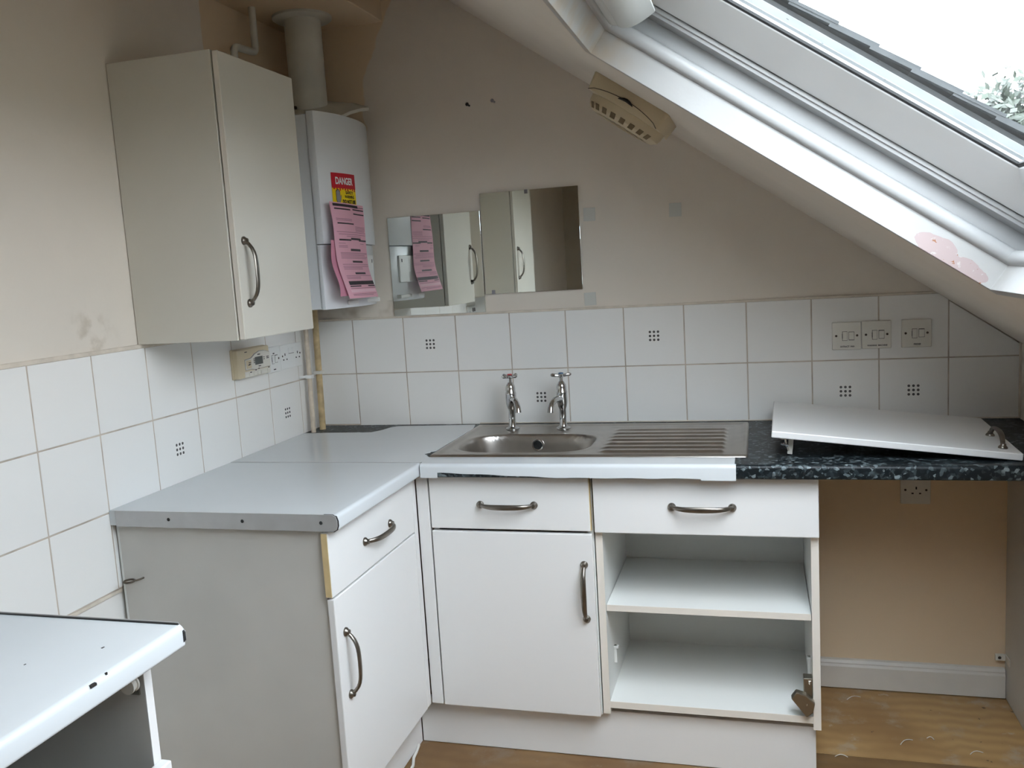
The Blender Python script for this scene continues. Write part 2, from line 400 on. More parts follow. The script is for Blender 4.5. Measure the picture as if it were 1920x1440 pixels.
def single(name, b, m, label, cat, group=None, bevel=0., smooth=False, origin=None, seg=2):
    if origin is None:
        xs = [p.x for p in b.v]; ys = [p.y for p in b.v]; zs = [p.z for p in b.v]
        origin = Vector(((min(xs)+max(xs))/2, (min(ys)+max(ys))/2, min(zs)))
    o = link(name, b.mesh(name, m, bevel, seg, smooth, origin)); o.location = origin
    return tag(o, label, cat, group)
def struct(name, b, m, bevel=0., smooth=False, label=None):
    o = link(name, b.mesh(name, m, bevel, 2, smooth)); o['kind'] = 'structure'
    if label: o['label'] = label
    return o
def frame(o, x, y, z):
    return Matrix(((x[0], y[0], z[0], o[0]), (x[1], y[1], z[1], o[1]), (x[2], y[2], z[2], o[2]), (0, 0, 0, 1)))
def text(name, body, size, mtx, m, parent, squeeze=1., bold=0.):
    cu = bpy.data.curves.new(name, 'FONT'); cu.body = body; cu.size = size; cu.align_x = 'CENTER'; cu.align_y = 'CENTER'; cu.offset = bold
    o = bpy.data.objects.new('tmp_text', cu); COL.objects.link(o)
    dg = bpy.context.evaluated_depsgraph_get(); me = bpy.data.meshes.new_from_object(o.evaluated_get(dg))
    bpy.data.objects.remove(o); bpy.data.curves.remove(cu)
    for v in me.vertices: v.co.x *= squeeze
    me.transform(mtx); me.materials.clear(); me.materials.append(M[m]); me.name = name
    return link(name, me, parent)

# ------------------------------------------------------------------ the room
YB = -4.6
ZC = 2.45
WIN = (-.082, .905, -2.52, -.935)
# back wall: gable shape with a straight slope on the right
b = B().prism([(-.1, -.1), (2.42, -.1), (2.42, 2.784-.7003*2.42+.02), (.47, 2.784-.7003*.47+.02), (.36, 2.6), (-.1, 2.6)], 'y', .006, .1)
wall_back = struct('wall_back', b, 'wall_back')
wall_left = struct('wall_left', B().box(-.1, -.006, YB-.1, .02, -.1, 2.6), 'wall_left')
wall_right = struct('wall_right', B().box(2.352, 2.45, YB-.1, .02, -.1, 1.22), 'wall')
wall_front = struct('wall_front', B().prism([(-.1, -.1), (2.42, -.1), (2.42, 1.11), (.47, 2.475), (.36, 2.6), (-.1, 2.6)], 'y', YB-.1, YB), 'darkwall')
b = B().grid([-1.10, WIN[0], WIN[1], 1.36], [YB-.05, WIN[2], WIN[3], .05], {(1, 1)}, lambda u, v, t: sp(u, v, t), 0, .056)
b2 = B().box(.3, .56, YB-.05, .05, ZC, ZC+.1)
b.add(b2.v, b2.f)
ceiling = struct('ceiling', b, 'wall')
bulk = link('dropped_ceiling', B().box(-.02, .356, YB, .02, 2.325, ZC+.05).mesh('dropped_ceiling', 'old', .004), ceiling)
floor = struct('floor', B().box(-.1, 2.45, YB-.1, .1, -.1, -.012), 'floor')
for a, c in ((-.425, .006), (-1.645, -.4275), (-2.865, -1.6475), (-4.085, -2.8675), (YB, -4.0875)):
    part('floor_sheet', B().box(-.006, 2.352, a, c, -.012, 0), 'floor' if c > 0 else 'floor2', floor, .001)

# ---- tiles
tile_full = B().box(-.0983, .0983, 0, .008, -.0983, .0983).mesh('tile', 'tile', .0012, 1)
tile_dots = B().box(-.0983, .0983, 0, .008, -.0983, .0983).mesh('tile', 'dottile', .0012, 1)
RZ = Matrix.Rotation(pi/2, 4, 'Z')   # tile face -y -> +x
def place_tile(me, wall, pos, left):
    j = Matrix.Rotation(random.uniform(-.002, .002), 4, 'X') @ Matrix.Rotation(random.uniform(-.002, .002), 4, 'Z')
    m = Matrix.Translation(pos) @ (RZ if left else Matrix()) @ j
    return link('tile', me, wall, m)
def cut_tile(wall, pts, left):
    # polygon in wall coordinates (x or y, z)
    if left: me = B().prism(pts, 'x', -.008, 0).mesh('tile', 'tile', .001, 1)
    else: me = B().prism(pts, 'y', 0, .008).mesh('tile', 'tile', .001, 1)
    return link('tile', me, wall)
XO, YO, ZR, ZT, ZB, g = .1512, -1.3516, 1.1, 1.298, .9095, .0017
def slope_z(x): return 2.784-.7003*x
for i in range(-1, 11):
    x0, x1 = XO+i*.2, XO+(i+1)*.2
    for row, (z0, z1) in enumerate(((ZB, ZR), (ZR, ZT+.002))):
        dots = (row == 0 and i in (3, 8, 9)) or (row == 1 and i in (1, 5))
        if i == -1: cut_tile(wall_back, [(.0, z0+g), (x1-g, z0+g), (x1-g, z1-g), (.0, z1-g)], False)
        elif i == 10:
            xe = 2.349
            if row == 0: cut_tile(wall_back, [(x0+g, z0+g), (xe, z0+g), (xe, z1-g), (x0+g, z1-g)], False)
            else: cut_tile(wall_back, [(x0+g, z0+g), (xe, z0+g), (xe, slope_z(xe)-.004), (x0+g, slope_z(x0)-.004)], False)
        else: place_tile(tile_dots if dots else tile_full, wall_back, ((x0+x1)/2, 0, (z0+z1)/2 if row else ZR-.1), False)
part('grout', B().prism([(-.006, ZB-.02), (2.351, ZB-.02), (2.351, slope_z(2.351)-.002), (2.12, 1.2985), (-.006, 1.2985)], 'y', .0010, .006), 'grout', wall_back)
for j in range(-9, 7):
    y0, y1 = YO+j*.2, YO+(j+1)*.2
    rows = [(ZR, ZT+.002), (ZR-.2, ZR)]
    if -4 <= j <= 0: rows.append((ZR-.4, ZR-.2))
    for k, (z0, z1) in enumerate(rows):
        dots = (k == 1 and j in (2, 5))
        if j == 6: cut_tile(wall_left, [(y0+g, z0+g), (0, z0+g), (0, z1-g), (y0+g, z1-g)], True)
        else: place_tile(tile_dots if dots else tile_full, wall_left, (0, (y0+y1)/2, (z0+z1)/2), True)
# narrow cut tile beside the left base unit
cut_tile(wall_left, [(YO+.2+g, ZR-.4+g), (YO+.232, ZR-.4+g), (YO+.232, ZR-.2-g), (YO+.2+g, ZR-.2-g)], True)
part('grout', B().box(-.006, -.0010, YO-1.8, .0, ZR-.402, 1.2985), 'grout', wall_left)
def bead(name, p0, p1):
    d = Vector(p1)-Vector(p0); n = 14; pts = [Vector(p0)+d*(i/n) for i in range(n+1)]
    return pts
trim_1 = struct('trim_1', B().box(-.006, .002, YO-1.8, 0, 1.2985, 1.3095), 'caulk', .002)
trim_2 = struct('trim_2', B().box(0, 2.105, -.001, .006, 1.2985, 1.306), 'caulk', .0015)
trim_3 = struct('trim_3', B().box(-.006, .001, -1.79, -1.14, .690, .6985), 'caulk', .001)
trim_4 = struct('trim_4', B().box(2.3455, 2.352, -.004, .006, .9075, 1.14), 'caulk', .001)
trim_5 = struct('trim_5', B().box(0.62, 2.35, -.004, .004, .9075, .9115), 'caulk', .001)
# skirting in the appliance gap, with a moulded top
baseboard = struct('baseboard_back', B().prism([(.006, 0.004), (-.016, .004), (-.016, .078), (-.012, .086), (-.013, .090), (-.006, .098), (.006, .100)], 'x', 1.73, 2.318), 'skirt', .001)

# ---- roof windows
def bead_profile(i0, h0, h1, bulge, n=7):
    out = [(i0-.02, h0), ]
    for k in range(n+1):
        a = pi*k/n; out.append((i0+math.sin(a)*bulge, h0+(h1-h0)*(1-math.cos(a))/2))
    out.append((i0-.02, h1)); return out
def roof_window(idx, wn):
    s0, s1, y0, y1 = wn
    c = sp((s0+s1)/2, (y0+y1)/2, 0)
    w = bpy.data.objects.new('window_%d' % idx, None); COL.objects.link(w); w.location = c; w['kind'] = 'structure'; w.empty_display_size = .05
    w['label'] = 'white roof window set into the sloping ceiling'
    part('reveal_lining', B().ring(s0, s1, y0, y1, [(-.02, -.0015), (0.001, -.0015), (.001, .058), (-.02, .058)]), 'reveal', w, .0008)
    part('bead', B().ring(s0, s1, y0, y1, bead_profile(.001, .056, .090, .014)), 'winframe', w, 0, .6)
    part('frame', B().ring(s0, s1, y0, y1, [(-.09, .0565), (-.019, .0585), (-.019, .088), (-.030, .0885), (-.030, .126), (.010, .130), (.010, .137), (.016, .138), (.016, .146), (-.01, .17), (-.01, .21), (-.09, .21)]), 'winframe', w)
    part('sash', B().ring(s0, s1, y0, y1, [(.020, .147), (.026, .147), (.118, .199), (.118, .215), (.0, .218), (.0, .172)]), 'winwhite', w, .002)
    part('gasket', B().ring(s0, s1, y0, y1, [(.1165, .2005), (.126, .2035), (.126, .2085), (.1165, .2085)]), 'black', w)
    part('glass_pane', B().add([sp(s0+.122, y0+.122, .2105), sp(s1-.122, y0+.122, .2105), sp(s1-.122, y1-.122, .2105), sp(s0+.122, y1-.122, .2105)], [(0, 1, 2, 3)]), 'glass%d' % idx, w)
    part('outer_frame', B().ring(s0, s1, y0, y1, [(.105, .216), (.105, .224), (.06, .234), (.05, .252), (-.02, .262), (-.09, .262), (-.09, .214), (-.02, .2185)]), 'lead', w, .001)
    # opening bar along the head of the sash
    yy0, yy1 = y0+.14, y1-.10
    part('opening_bar', B().tube([sp(s0+.035, yy0, .078), sp(s0+.035, (yy0+yy1)/2, .078), sp(s0+.035, yy1, .078)], [.020, .020, .020], 18), 'winfilm', w, .003, .6)
    prof = []
    for k in range(9):
        a = k/8; prof.append((s0+.049+.052*a, .066+.060*a**2.2))
    bb = B(); n = len(prof); vs = []
    for y in (yy0, yy1-.003):
        vs += [sp(a, y, h) for a, h in prof] + [sp(a+.0015, y, h-.0035) for a, h in prof]
    f = []
    for k in range(n-1):
        f += [(k, k+1, 2*n+k+1, 2*n+k), (n+k, 3*n+k, 3*n+k+1, n+k+1), (k, n+k, n+k+1, k+1), (2*n+k, 2*n+k+1, 3*n+k+1, 3*n+k)]
    f += [(0, 2*n, 3*n, n), (n-1, 2*n-1, 4*n-1, 3*n-1)]
    bb.add(vs, f); part('curled_flap', bb, 'winfilm', w, 0, .6)
    return w
roof_window(1, WIN)

# ------------------------------------------------------------------ handles
def handle_mesh(Lh=.16):
    bm = B()
    n = 16; vs = []; seg = 10
    for i in range(n+1):
        t = i/n; x = (t-.5)*Lh
        q = abs(2*t-1)
        z = .003+.029*(1-q**5)*(.78+.22*(1-q*q))
        wd = .0052+.0030*(1-q*q); th = .0036+.0012*q
        e = 1e-3
        def zz(tt):
            qq = abs(2*tt-1); return .003+.029*(1-qq**5)*(.78+.22*(1-qq*qq))
        dx = Lh*2*e; dz = zz(min(t+e, 1))-zz(max(t-e, 0)); l = math.hypot(dx, dz); nx, nz = -dz/l, dx/l
        for k in range(seg):
            a = 2*pi*k/seg
            vs.append((x+nx*math.sin(a)*th, math.cos(a)*wd, z+nz*math.sin(a)*th))
    fs = [(i*seg+k, i*seg+(k+1) % seg, (i+1)*seg+(k+1) % seg, (i+1)*seg+k) for i in range(n) for k in range(seg)] + [list(range(seg))[::-1], [n*seg+k for k in range(seg)]]
    bm.add(vs, fs)
    for sx_ in (-1, 1):
        bm.lathe([(.0112, 0), (.0112, .003), (.0095, .0055), (.007, .0075), (.0062, .012), (.002, .0135)], (sx_*Lh/2, 0, 0), (0, 0, 1), 18)
    return bm.mesh('bow_handle', 'pewter', 0, 2, .8)
HM = handle_mesh()
def handle(parent, mtx):
    o = link('handle', HM, parent, mtx); o['label'] = 'curved pewter bow handle'; return o

# ------------------------------------------------------------------ base unit, left run
u = thing('base_unit', (.3, -.9, 0), 'white base unit on left wall, one drawer over one door, tan raw drawer edge', 'base unit')
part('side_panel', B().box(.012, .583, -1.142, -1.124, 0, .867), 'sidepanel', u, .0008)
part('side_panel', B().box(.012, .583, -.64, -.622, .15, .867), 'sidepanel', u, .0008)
part('base_panel', B().box(.012, .58, -1.124, -.64, .15, .168), 'carcass', u)
part('back_panel', B().box(.006, .012, -1.142, -.622, .15, .867), 'carcass', u)
d = part('drawer_front', B().box(.585, .603, -1.153, -.629, .702, .862), 'white', u, .0025)
part('raw_edge', B().box(.5855, .6010, -1.1542, -1.1528, .7045, .8600), 'raw', d, 0, False, 2, 'unfinished tan edge of the drawer front')
handle(d, frame((.603, -.882, .780), (0, 1, 0), (0, 0, 1), (1, 0, 0)))
d = part('door', B().box(.585, .603, -1.150, -.630, .152, .697), 'white', u, .0025)
handle(d, frame((.603, -1.107, .520), (0, 0, 1), (0, -1, 0), (1, 0, 0)))
tag(u, u['label'], 'base unit', 'kitchen base units')
ey = single('screw_eye', B().tube([(.045+.013*math.cos(a), -1.165+.013*math.sin(a), .727) for a in [k*2*pi/16 for k in range(16)]], .0026, 8, True).tube([(.058, -1.160, .727), (.066, -1.150, .728), (.070, -1.141, .729)], .0024, 8), 'screw', 'small dark metal screw eye in grey side panel by tiles', 'hook', None, 0, .8)

# ------------------------------------------------------------------ base units, back run
def fronts(u, x0, x1, z0, z1, name, m='white'):
    return part(name, B().box(x0, x1, -.601, -.583, z0, z1), m, u, .0025)
u = thing('base_unit', (.88, -.33, 0), 'white sink base unit under taps, drawer over closed door with upright handle', 'base unit', 'kitchen base units')
part('side_panel', B().box(.645, .663, -.58, -.13, .15, .866), 'carcass', u)
part('side_panel', B().box(1.108, 1.126, -.58, -.13, .15, .866), 'carcass', u)
part('base_panel', B().box(.663, 1.108, -.58, -.13, .15, .168), 'carcass', u)
part('corner_post', B().box(.6035, .640, -.598, -.580, .152, .866), 'white', u, .002)
part('corner_post', B().box(.585, .602, -.626, -.600, .152, .866), 'white', u, .002)
d = fronts(u, .645, 1.121, .706, .861, 'drawer_front')
part('edging', B().box(1.1205, 1.1225, -.599, -.584, .708, .859), 'raw', d)
handle(d, frame((.881, -.601, .780), (1, 0, 0), (0, 0, 1), (0, -1, 0)))
d = fronts(u, .645, 1.124, .152, .698, 'door')
handle(d, frame((1.098, -.601, .529), (0, 0, 1), (1, 0, 0), (0, -1, 0)))

u = thing('base_unit', (1.43, -.33, 0), 'open white base unit without its door, drawer above, shelf inside', 'base unit', 'kitchen base units')
part('side_panel', B().box(1.130, 1.150, -.580, -.150, .155, .866), 'carcass', u, .0006)
part('side_panel', B().box(1.708, 1.728, -.580, -.150, .155, .866), 'carcass', u, .0006)
part('edging', B().box(1.130, 1.150, -.5815, -.5800, .155, .866), 'edge', u)
part('edging', B().box(1.708, 1.728, -.5815, -.5800, .155, .866), 'edge', u)
part('base_panel', B().box(1.150, 1.708, -.578, -.150, .172, .192), 'carcass', u, .0006)
part('edging', B().box(1.150, 1.708, -.5795, -.578, .172, .192), 'edge', u)
part('back_panel', B().box(1.1495, 1.7085, -.156, -.150, .192, .866), 'carcass', u)
sh = part('shelf', B().box(1.1515, 1.7065, -.572, -.158, .464, .482), 'carcass', u, .0006)
part('edging', B().box(1.1515, 1.7065, -.5735, -.572, .464, .482), 'edge', sh)
d = fronts(u, 1.132, 1.7285, .703, .861, 'drawer_front')
part('drawer_box', B().box(1.165, 1.69, -.583, -.20, .715, .80), 'carcass', u)
handle(d, frame((1.429, -.601, .782), (1, 0, 0), (0, 0, 1), (0, -1, 0)))
# concealed hinge left hanging on the right side, plus clips
h = part('hinge', B().prism([(-.580, .215), (-.548, .212), (-.541, .298), (-.572, .298)], 'x', 1.684, 1.7075), 'hinge', u, .002, False, 2, 'sprung metal hinge arm')
part('hinge_cup', B().prism([(1.650, .250), (1.664, .270), (1.690, .262), (1.712, .240), (1.706, .212), (1.690, .198)], 'y', -.600, -.578), 'hinge', h, .003)
part('hinge_screw', B().tube([(1.672, -.592, .252), (1.672, -.570, .252)], .003, 8).tube([(1.69, -.60, .236), (1.706, -.575, .232)], .0035, 8), 'chrome', h)
part('hinge_plate', B().prism([(-.582, .205), (-.53, .205), (-.53, .215), (-.582, .213)], 'x', 1.69, 1.708), 'hinge', h, .001)
part('hinge_link', B().tube([(1.700, -.572, .292), (1.700, -.566, .26), (1.694, -.575, .235)], .004, 8), 'chrome', h, 0, .8)
for x0, x1, yy in ((1.150, 1.158, -.47), (1.700, 1.708, -.47)):
    part('shelf_clip', B().box(x0, x1, yy-.006, yy+.006, .262, .315).box(min(x0, 1.69+.008) if x0 > 1.5 else x0, x1 if x0 > 1.5 else x1+.006, yy-.012, yy+.006, .309, .315), 'pvc', u, .001)

# plinths
pl = single('plinth', B().box(.548, 1.715, -.556, -.540, .002, .150), 'white', 'long off-white kick board below the sink units', 'plinth', 'kick boards', .001)
pl = single('plinth', B().box(.532, .546, -1.123, -.558, .002, .149), 'white', 'short off-white kick board below the left base unit', 'plinth', 'kick boards', .001)
# end panel right of the appliance gap
single('end_panel', B().box(2.320, 2.345, -.64, .004, .002, .866), 'sidepanel', 'cream end panel under the right end of the dark worktop', 'panel', None, .001)
br = thing('corner_bracket', (2.31, -.03, .13), 'small cream angle bracket low on the end panel above skirting', 'bracket')
part('plate', B().box(2.3165, 2.3195, -.06, -.008, .128, .152), 'oldpvc', br, .001)
part('plate', B().box(2.288, 2.3165, -.016, -.006, .130, .150), 'oldpvc', br, .001)
part('screw', B().lathe([(.005, 0), (.004, .002), (.001, .003)], (2.300, -.016, .14), (0, -1, 0), 10), 'screw', br)

# ------------------------------------------------------------------ worktops
ZW0, ZW1 = .869, .907
def nose(front, back, off=0., z0=ZW0, rt_=.010, rb=.006, n=6):
    # profile of a rolled front edge; 'front' is the outermost coordinate, front < back
    out = []
    for k in range(n+1):
        a = pi/2*k/n; out.append((front+rt_-math.sin(a)*(rt_+off), ZW1-rt_+math.cos(a)*(rt_+off)))
    return out
def nose_poly(front, back):
    p = [(back, ZW1)] + nose(front, back)
    for k in range(5):
        a = pi/2*k/4; p.append((front+.006-math.cos(a)*.006, ZW0+.006-math.sin(a)*.006))
    return p + [(back, ZW0)]
YF = -.640
b = B().grid([.0, .665, 1.105, 2.349], [-.617, -.515, -.185, -.001], {(1, 1)}, lambda u, v, t: Vector((u, v, t)), ZW0, ZW1)
b.prism(nose_poly(YF, -.617), 'x', .637, 2.349)
wt = single('worktop', b, 'granite', 'black speckled laminate worktop along the back wall, bare at right end', 'worktop', 'worktops', 0, .5, Vector((1.2, -.3, ZW0)))
# film stuck over the left part of that worktop
film = thing('adhesive_film', (.7, -.4, ZW1), 'white glossy film stuck over the worktop left of the sink, torn edges', 'film')
T = .0012
jag = lambda p0, p1, n, a: [(p0[0]+(p1[0]-p0[0])*i/n+random.uniform(-a, a), p0[1]+(p1[1]-p0[1])*i/n+random.uniform(-a, a)) for i in range(1, n)]
poly = [(0.002, -.158), (.14, -.152)] + jag((.14, -.152), (.262, -.150), 4, .003) + [(.262, -.150)] + jag((.262, -.15), (.315, -.040), 5, .008) + [(.318, -.034)] + jag((.318, -.034), (.607, -.024), 5, .002) + [(.609, -.022), (.626, -.10)] + jag((.626, -.1), (.622, -.45), 6, .003) + [(.622, -.46), (.603, -.475), (.612, -.482), (.598, -.50), (.630, -.545)] + jag((.63, -.545), (1.51, -.5535), 16, .002) + [(1.519, -.5535), (1.519, YF+.010), (.6365, YF+.010), (.6365, -.6145), (.002, -.6145)]
part('top_sheet', B().prism(poly, 'z', ZW1, ZW1+T), 'vinyl', film)
def front_flap(x0, x1, zlow, nx, name):
    bb = B(); vs = []; pr = nose(YF, 0, T); npz = len(pr)
    for i in range(nx+1):
        x = x0+(x1-x0)*i/nx; zl = zlow(x)
        col = [(x, y, z) for y, z in pr] + [(x, YF-T, zl)]
        vs += col
    m = npz+1
    base = len(vs)
    inner = []
    for i in range(nx+1):
        x = x0+(x1-x0)*i/nx; zl = zlow(x)
        inner += [(x, y, z) for y, z in nose(YF, 0, .0002)] + [(x, YF-.0002, zl)]
    f = []
    for i in range(nx):
        for k in range(m-1):
            f.append((i*m+k, i*m+k+1, (i+1)*m+k+1, (i+1)*m+k)); f.append((base+i*m+k, base+(i+1)*m+k, base+(i+1)*m+k+1, base+i*m+k+1))
        f.append((i*m+m-1, base+i*m+m-1, base+(i+1)*m+m-1, (i+1)*m+m-1))
    for k in range(m-1):
        f.append((k, base+k, base+k+1, k+1)); f.append((nx*m+k, nx*m+k+1, base+nx*m+k+1, base+nx*m+k))
    bb.add(vs+inner, f); return part(name, bb, 'vinyl', film, 0, .5)
front_flap(.6375, .690, lambda x: .8675, 4, 'front_flap')
front_flap(.690, 1.432, lambda x: .8825-.0120*min(1, max(0, (x-.72)/.32))+.0008*math.sin(x*47), 40, 'front_flap')
front_flap(1.432, 1.522, lambda x: .8655, 4, 'front_flap')
# left-run worktop
XF = .634
b = B().prism([(-(p[0]), p[1]) for p in nose_poly(-XF, -.6)], 'y', -1.156, -.619).box(.001, .6, -1.156, -.619, ZW0, ZW1)
lw = thing('worktop', (.3, -.9, ZW0), 'white left worktop with grey metal end strip and rolled front edge', 'worktop', 'worktops')
part('top', b, 'vinyl', lw, 0, .5)
es = part('end_strip', B().prism([(.020, ZW0-.002), (.622, ZW0-.002), (.631, ZW0+.003), (.634, ZW0+.012), (.634, ZW1-.014), (.631, ZW1-.004), (.622, ZW1+.001), (.020, ZW1+.001)], 'y', -1.1585, -1.156), 'alu', lw, .0006, False, 2, 'grey metal strip with dark screws')
part('edge_core', B().prism([(.60, ZW0-.003), (.624, ZW0-.003), (.633, ZW0+.002), (.6365, ZW0+.012), (.6365, ZW1-.014), (.633, ZW1-.003), (.622, ZW1+.0015), (.60, ZW1+.0015)], 'y', -1.1562, -1.1545), 'black', lw)
for fx in (.176, .383, .592):
    part('screw', B().lathe([(.0045, 0), (.004, .001), (.001, .0014)], (fx, -1.1585, .888), (0, -1, 0), 12), 'black', es)
part('joint_strip', B().box(.004, .632, -.6192, -.6168, ZW1-.002, ZW1+.0016), 'alu', lw, .0004)
# near worktop and near base unit (bottom left corner of the photograph)
XN = .672
b = B().prism([(-(p[0]), p[1]) for p in nose_poly(-XN, -.63)], 'y', -3.2, -1.782).box(.001, .63, -3.2, -1.782, ZW0, ZW1)
nw = thing('worktop', (.3, -2.4, ZW0), 'white foreground worktop with chipped front edge and dark end strip', 'worktop', 'worktops')
part('top', b, 'vinyl', nw, 0, .5)
part('end_strip', B().prism([(.020, ZW0-.001), (.662, ZW0-.001), (.673, ZW0+.012), (.673, ZW1-.012), (.660, ZW1+.0025), (.020, ZW1+.0025)], 'y', -1.782, -1.7785), 'alu', nw, .0006)
part('edge_core', B().prism([(.020, ZW0-.001), (.664, ZW0-.001), (.6745, ZW0+.012), (.6745, ZW1-.012), (.662, ZW1+.0022), (.020, ZW1+.0022)], 'y', -1.7855, -1.7815), 'black', nw)
for cx, cy, r in ((.6725, -1.985, .006), (.669, -1.955, .002), (.6, -1.88, .003), (.52, -1.95, .002)):
    part('chip', B().prism([(cx-r, cy-r*.7), (cx+r*.1, cy-r), (cx+r*.2, cy+r*.8), (cx-r*.6, cy+r)], 'z', ZW1-.006 if cx > .65 else ZW1-.001, ZW1-.0022 if cx > .67 else ZW1+.0004), 'darkhole', nw)
u = thing('base_unit', (.3, -2.3, 0), 'white foreground base unit with its top drawer missing, dark cavity', 'base unit', 'kitchen base units')
part('side_panel', B().box(.012, .598, -1.801, -1.783, 0, .867), 'sidepanel', u, .0006)
part('edging', B().box(.598, .5998, -1.801, -1.783, .15, .867), 'white', u)
part('side_panel', B().box(.012, .598, -2.40, -2.382, 0, .867), 'sidepanel', u, .0006)
part('back_panel', B().box(.006, .012, -2.40, -1.783, .15, .867), 'carcass', u)
part('base_panel', B().box(.012, .598, -2.382, -1.801, .15, .168), 'carcass', u)
d = part('door', B().box(.602, .622, -2.398, -1.785, .152, .668), 'white', u, .0025)
handle(d, frame((.622, -2.33, .5), (0, 0, 1), (0, -1, 0), (1, 0, 0)))
rn = part('drawer_runner', B().box(.05, .590, -1.8045, -1.801, .800, .826).box(.05, .590, -1.812, -1.8045, .800, .803).box(.566, .590, -1.8045, -1.801, .79, .86), 'hinge', u)
part('runner_wheel', B().lathe([(.004, 0), (.0135, 0), (.0135, .003), (.011, .004), (.011, .010), (.0135, .011), (.0135, .015), (.004, .015)], (.584, -1.8085, .813), (0, -1, 0), 18), 'oldpvc', rn, 0, .7)

# ------------------------------------------------------------------ sink
def smooth(a, b_, x):
    t = min(1, max(0, (x-a)/(b_-a))); return t*t*(3-2*t)
SX0, SX1, SY0, SY1 = .632, 1.552, -.549, -.052
def sink_z(x, y):
    ex = min(x-SX0, SX1-x); ey = min(y-SY0, SY1-y); e = min(ex, ey)
    z = .9080 + .0065*smooth(0, .005, e) - .0048*smooth(.010, .028, e)      # raised rolled rim
    # bowl
    cx, cy, ax, ay = .888, -.356, .208, .139
    q = (abs((x-cx)/ax)**3.6+abs((y-cy)/ay)**3.6)**(1/3.6)
    if q < 1.0: z -= .150*smooth(1.0, .86, q)+.004*(1-q)
    elif q < 1.10: z += .0012*math.sin((q-1)/.10*pi)
    # raised ribs on the drainer
    if x > 1.105:
        fx = smooth(1.125, 1.155, x)*(1-smooth(1.478, 1.492, x)); fy = smooth(-.500, -.492, y)*(1-smooth(-.135, -.127, y))
        ph = (y+.498)/.0535; w = ph-math.floor(ph)
        z += fx*fy*.006*smooth(.12, .30, w)*(1-smooth(.62, .80, w))
        z -= .0012*smooth(1.105, 1.13, x)*(1-smooth(1.50, 1.515, x))*smooth(-.52, -.505, y)*(1-smooth(-.115, -.10, y))
    return z
nx, ny = 230, 124
vs = []; f = []
for i in range(nx+1):
    for j in range(ny+1):
        x = SX0+(SX1-SX0)*i/nx; y = SY0+(SY1-SY0)*j/ny; vs.append((x, y, sink_z(x, y)))
for i in range(nx):
    for j in range(ny): f.append((i*(ny+1)+j, (i+1)*(ny+1)+j, (i+1)*(ny+1)+j+1, i*(ny+1)+j+1))
sk = thing('sink', (1.09, -.3, .9), 'stainless steel inset sink with single bowl and ribbed right-hand drainer', 'sink')
part('bowl_and_drainer', B().add(vs, f), 'steel', sk, 0, 1.2)
ov = part('overflow', B().lathe([(.0145, -.004), (.0195, -.002), (.0205, .001), (.0185, .003), (.0145, .002), (.0140, -.004)], (.887, -.2275, .876), (0, -1, .10), 24, False), 'chrome', sk, 0, .7, 2, 'round chrome overflow ring')
part('overflow_hole', B().lathe([(.0144, 0), (.0144, .0012)], (.887, -.2270, .876), (0, -1, .10), 24), 'black', ov)
part('waste', B().lathe([(.04, 0), (.038, .003), (.028, .002), (.02, -.003)], (.888, -.356, .757), (0, 0, 1), 28), 'chrome', sk, 0, .7)
def tap(x, ang, capm, label):
    t = thing('pillar_tap', (x, -.125, .9112), label, 'tap', 'sink taps')
    Mx = Matrix.Translation((x, -.125, .9112)) @ Matrix.Rotation(ang, 4, 'Z')
    def add(name, bb, m, parent, smooth_=.6):
        me = bb.mesh(name, m, 0, 2, smooth_); me.transform(Mx); return link(name, me, parent)
    add('body', B().lathe([(.024, 0), (.024, .003), (.020, .006), (.0135, .009), (.0120, .012), (.0115, .066), (.0150, .076), (.0178, .088), (.0182, .117), (.0185, .121), (.0185, .125), (.0165, .128), (.0165, .142), (.0145, .150), (.010, .157), (.008, .160)], (0, 0, 0), (0, 0, 1), 24), 'chrome', t)
    # spout leaves towards -y locally and turns down
    add('spout', B().tube([(0, -.004, .099), (0, -.03, .106), (0, -.055, .105), (0, -.075, .096), (0, -.086, .082), (0, -.089, .068)], [.0115, .0105, .0098, .0095, .0100, .0108], 14), 'chrome', t)
    hd = add('cross_handle', B().lathe([(.006, .158), (.006, .172), (.009, .174), (.0105, .178), (.0105, .183), (.008, .186)], (0, 0, 0), (0, 0, 1), 16), 'chrome', t)
    for k in range(4):
        a = k*pi/2+.5; c, s_ = math.cos(a), math.sin(a)
        add('cross_arm', B().tube([(c*.006, s_*.006, .179), (c*.016, s_*.016, .180), (c*.029, s_*.029, .182), (c*.034, s_*.034, .1825)], [.0050, .0052, .0062, .0032], 10), 'chrome', hd)
    add('cap', B().lathe([(.0085, .1855), (.0085, .188), (.005, .189)], (0, 0, 0), (0, 0, 1), 16), capm, hd)
    return t
tap(.776, math.radians(30), 'redcap', 'chrome hot pillar tap with red centre on cross handle')
tap(.953, math.radians(-14), 'bluecap', 'chrome cold pillar tap with blue centre on cross handle')

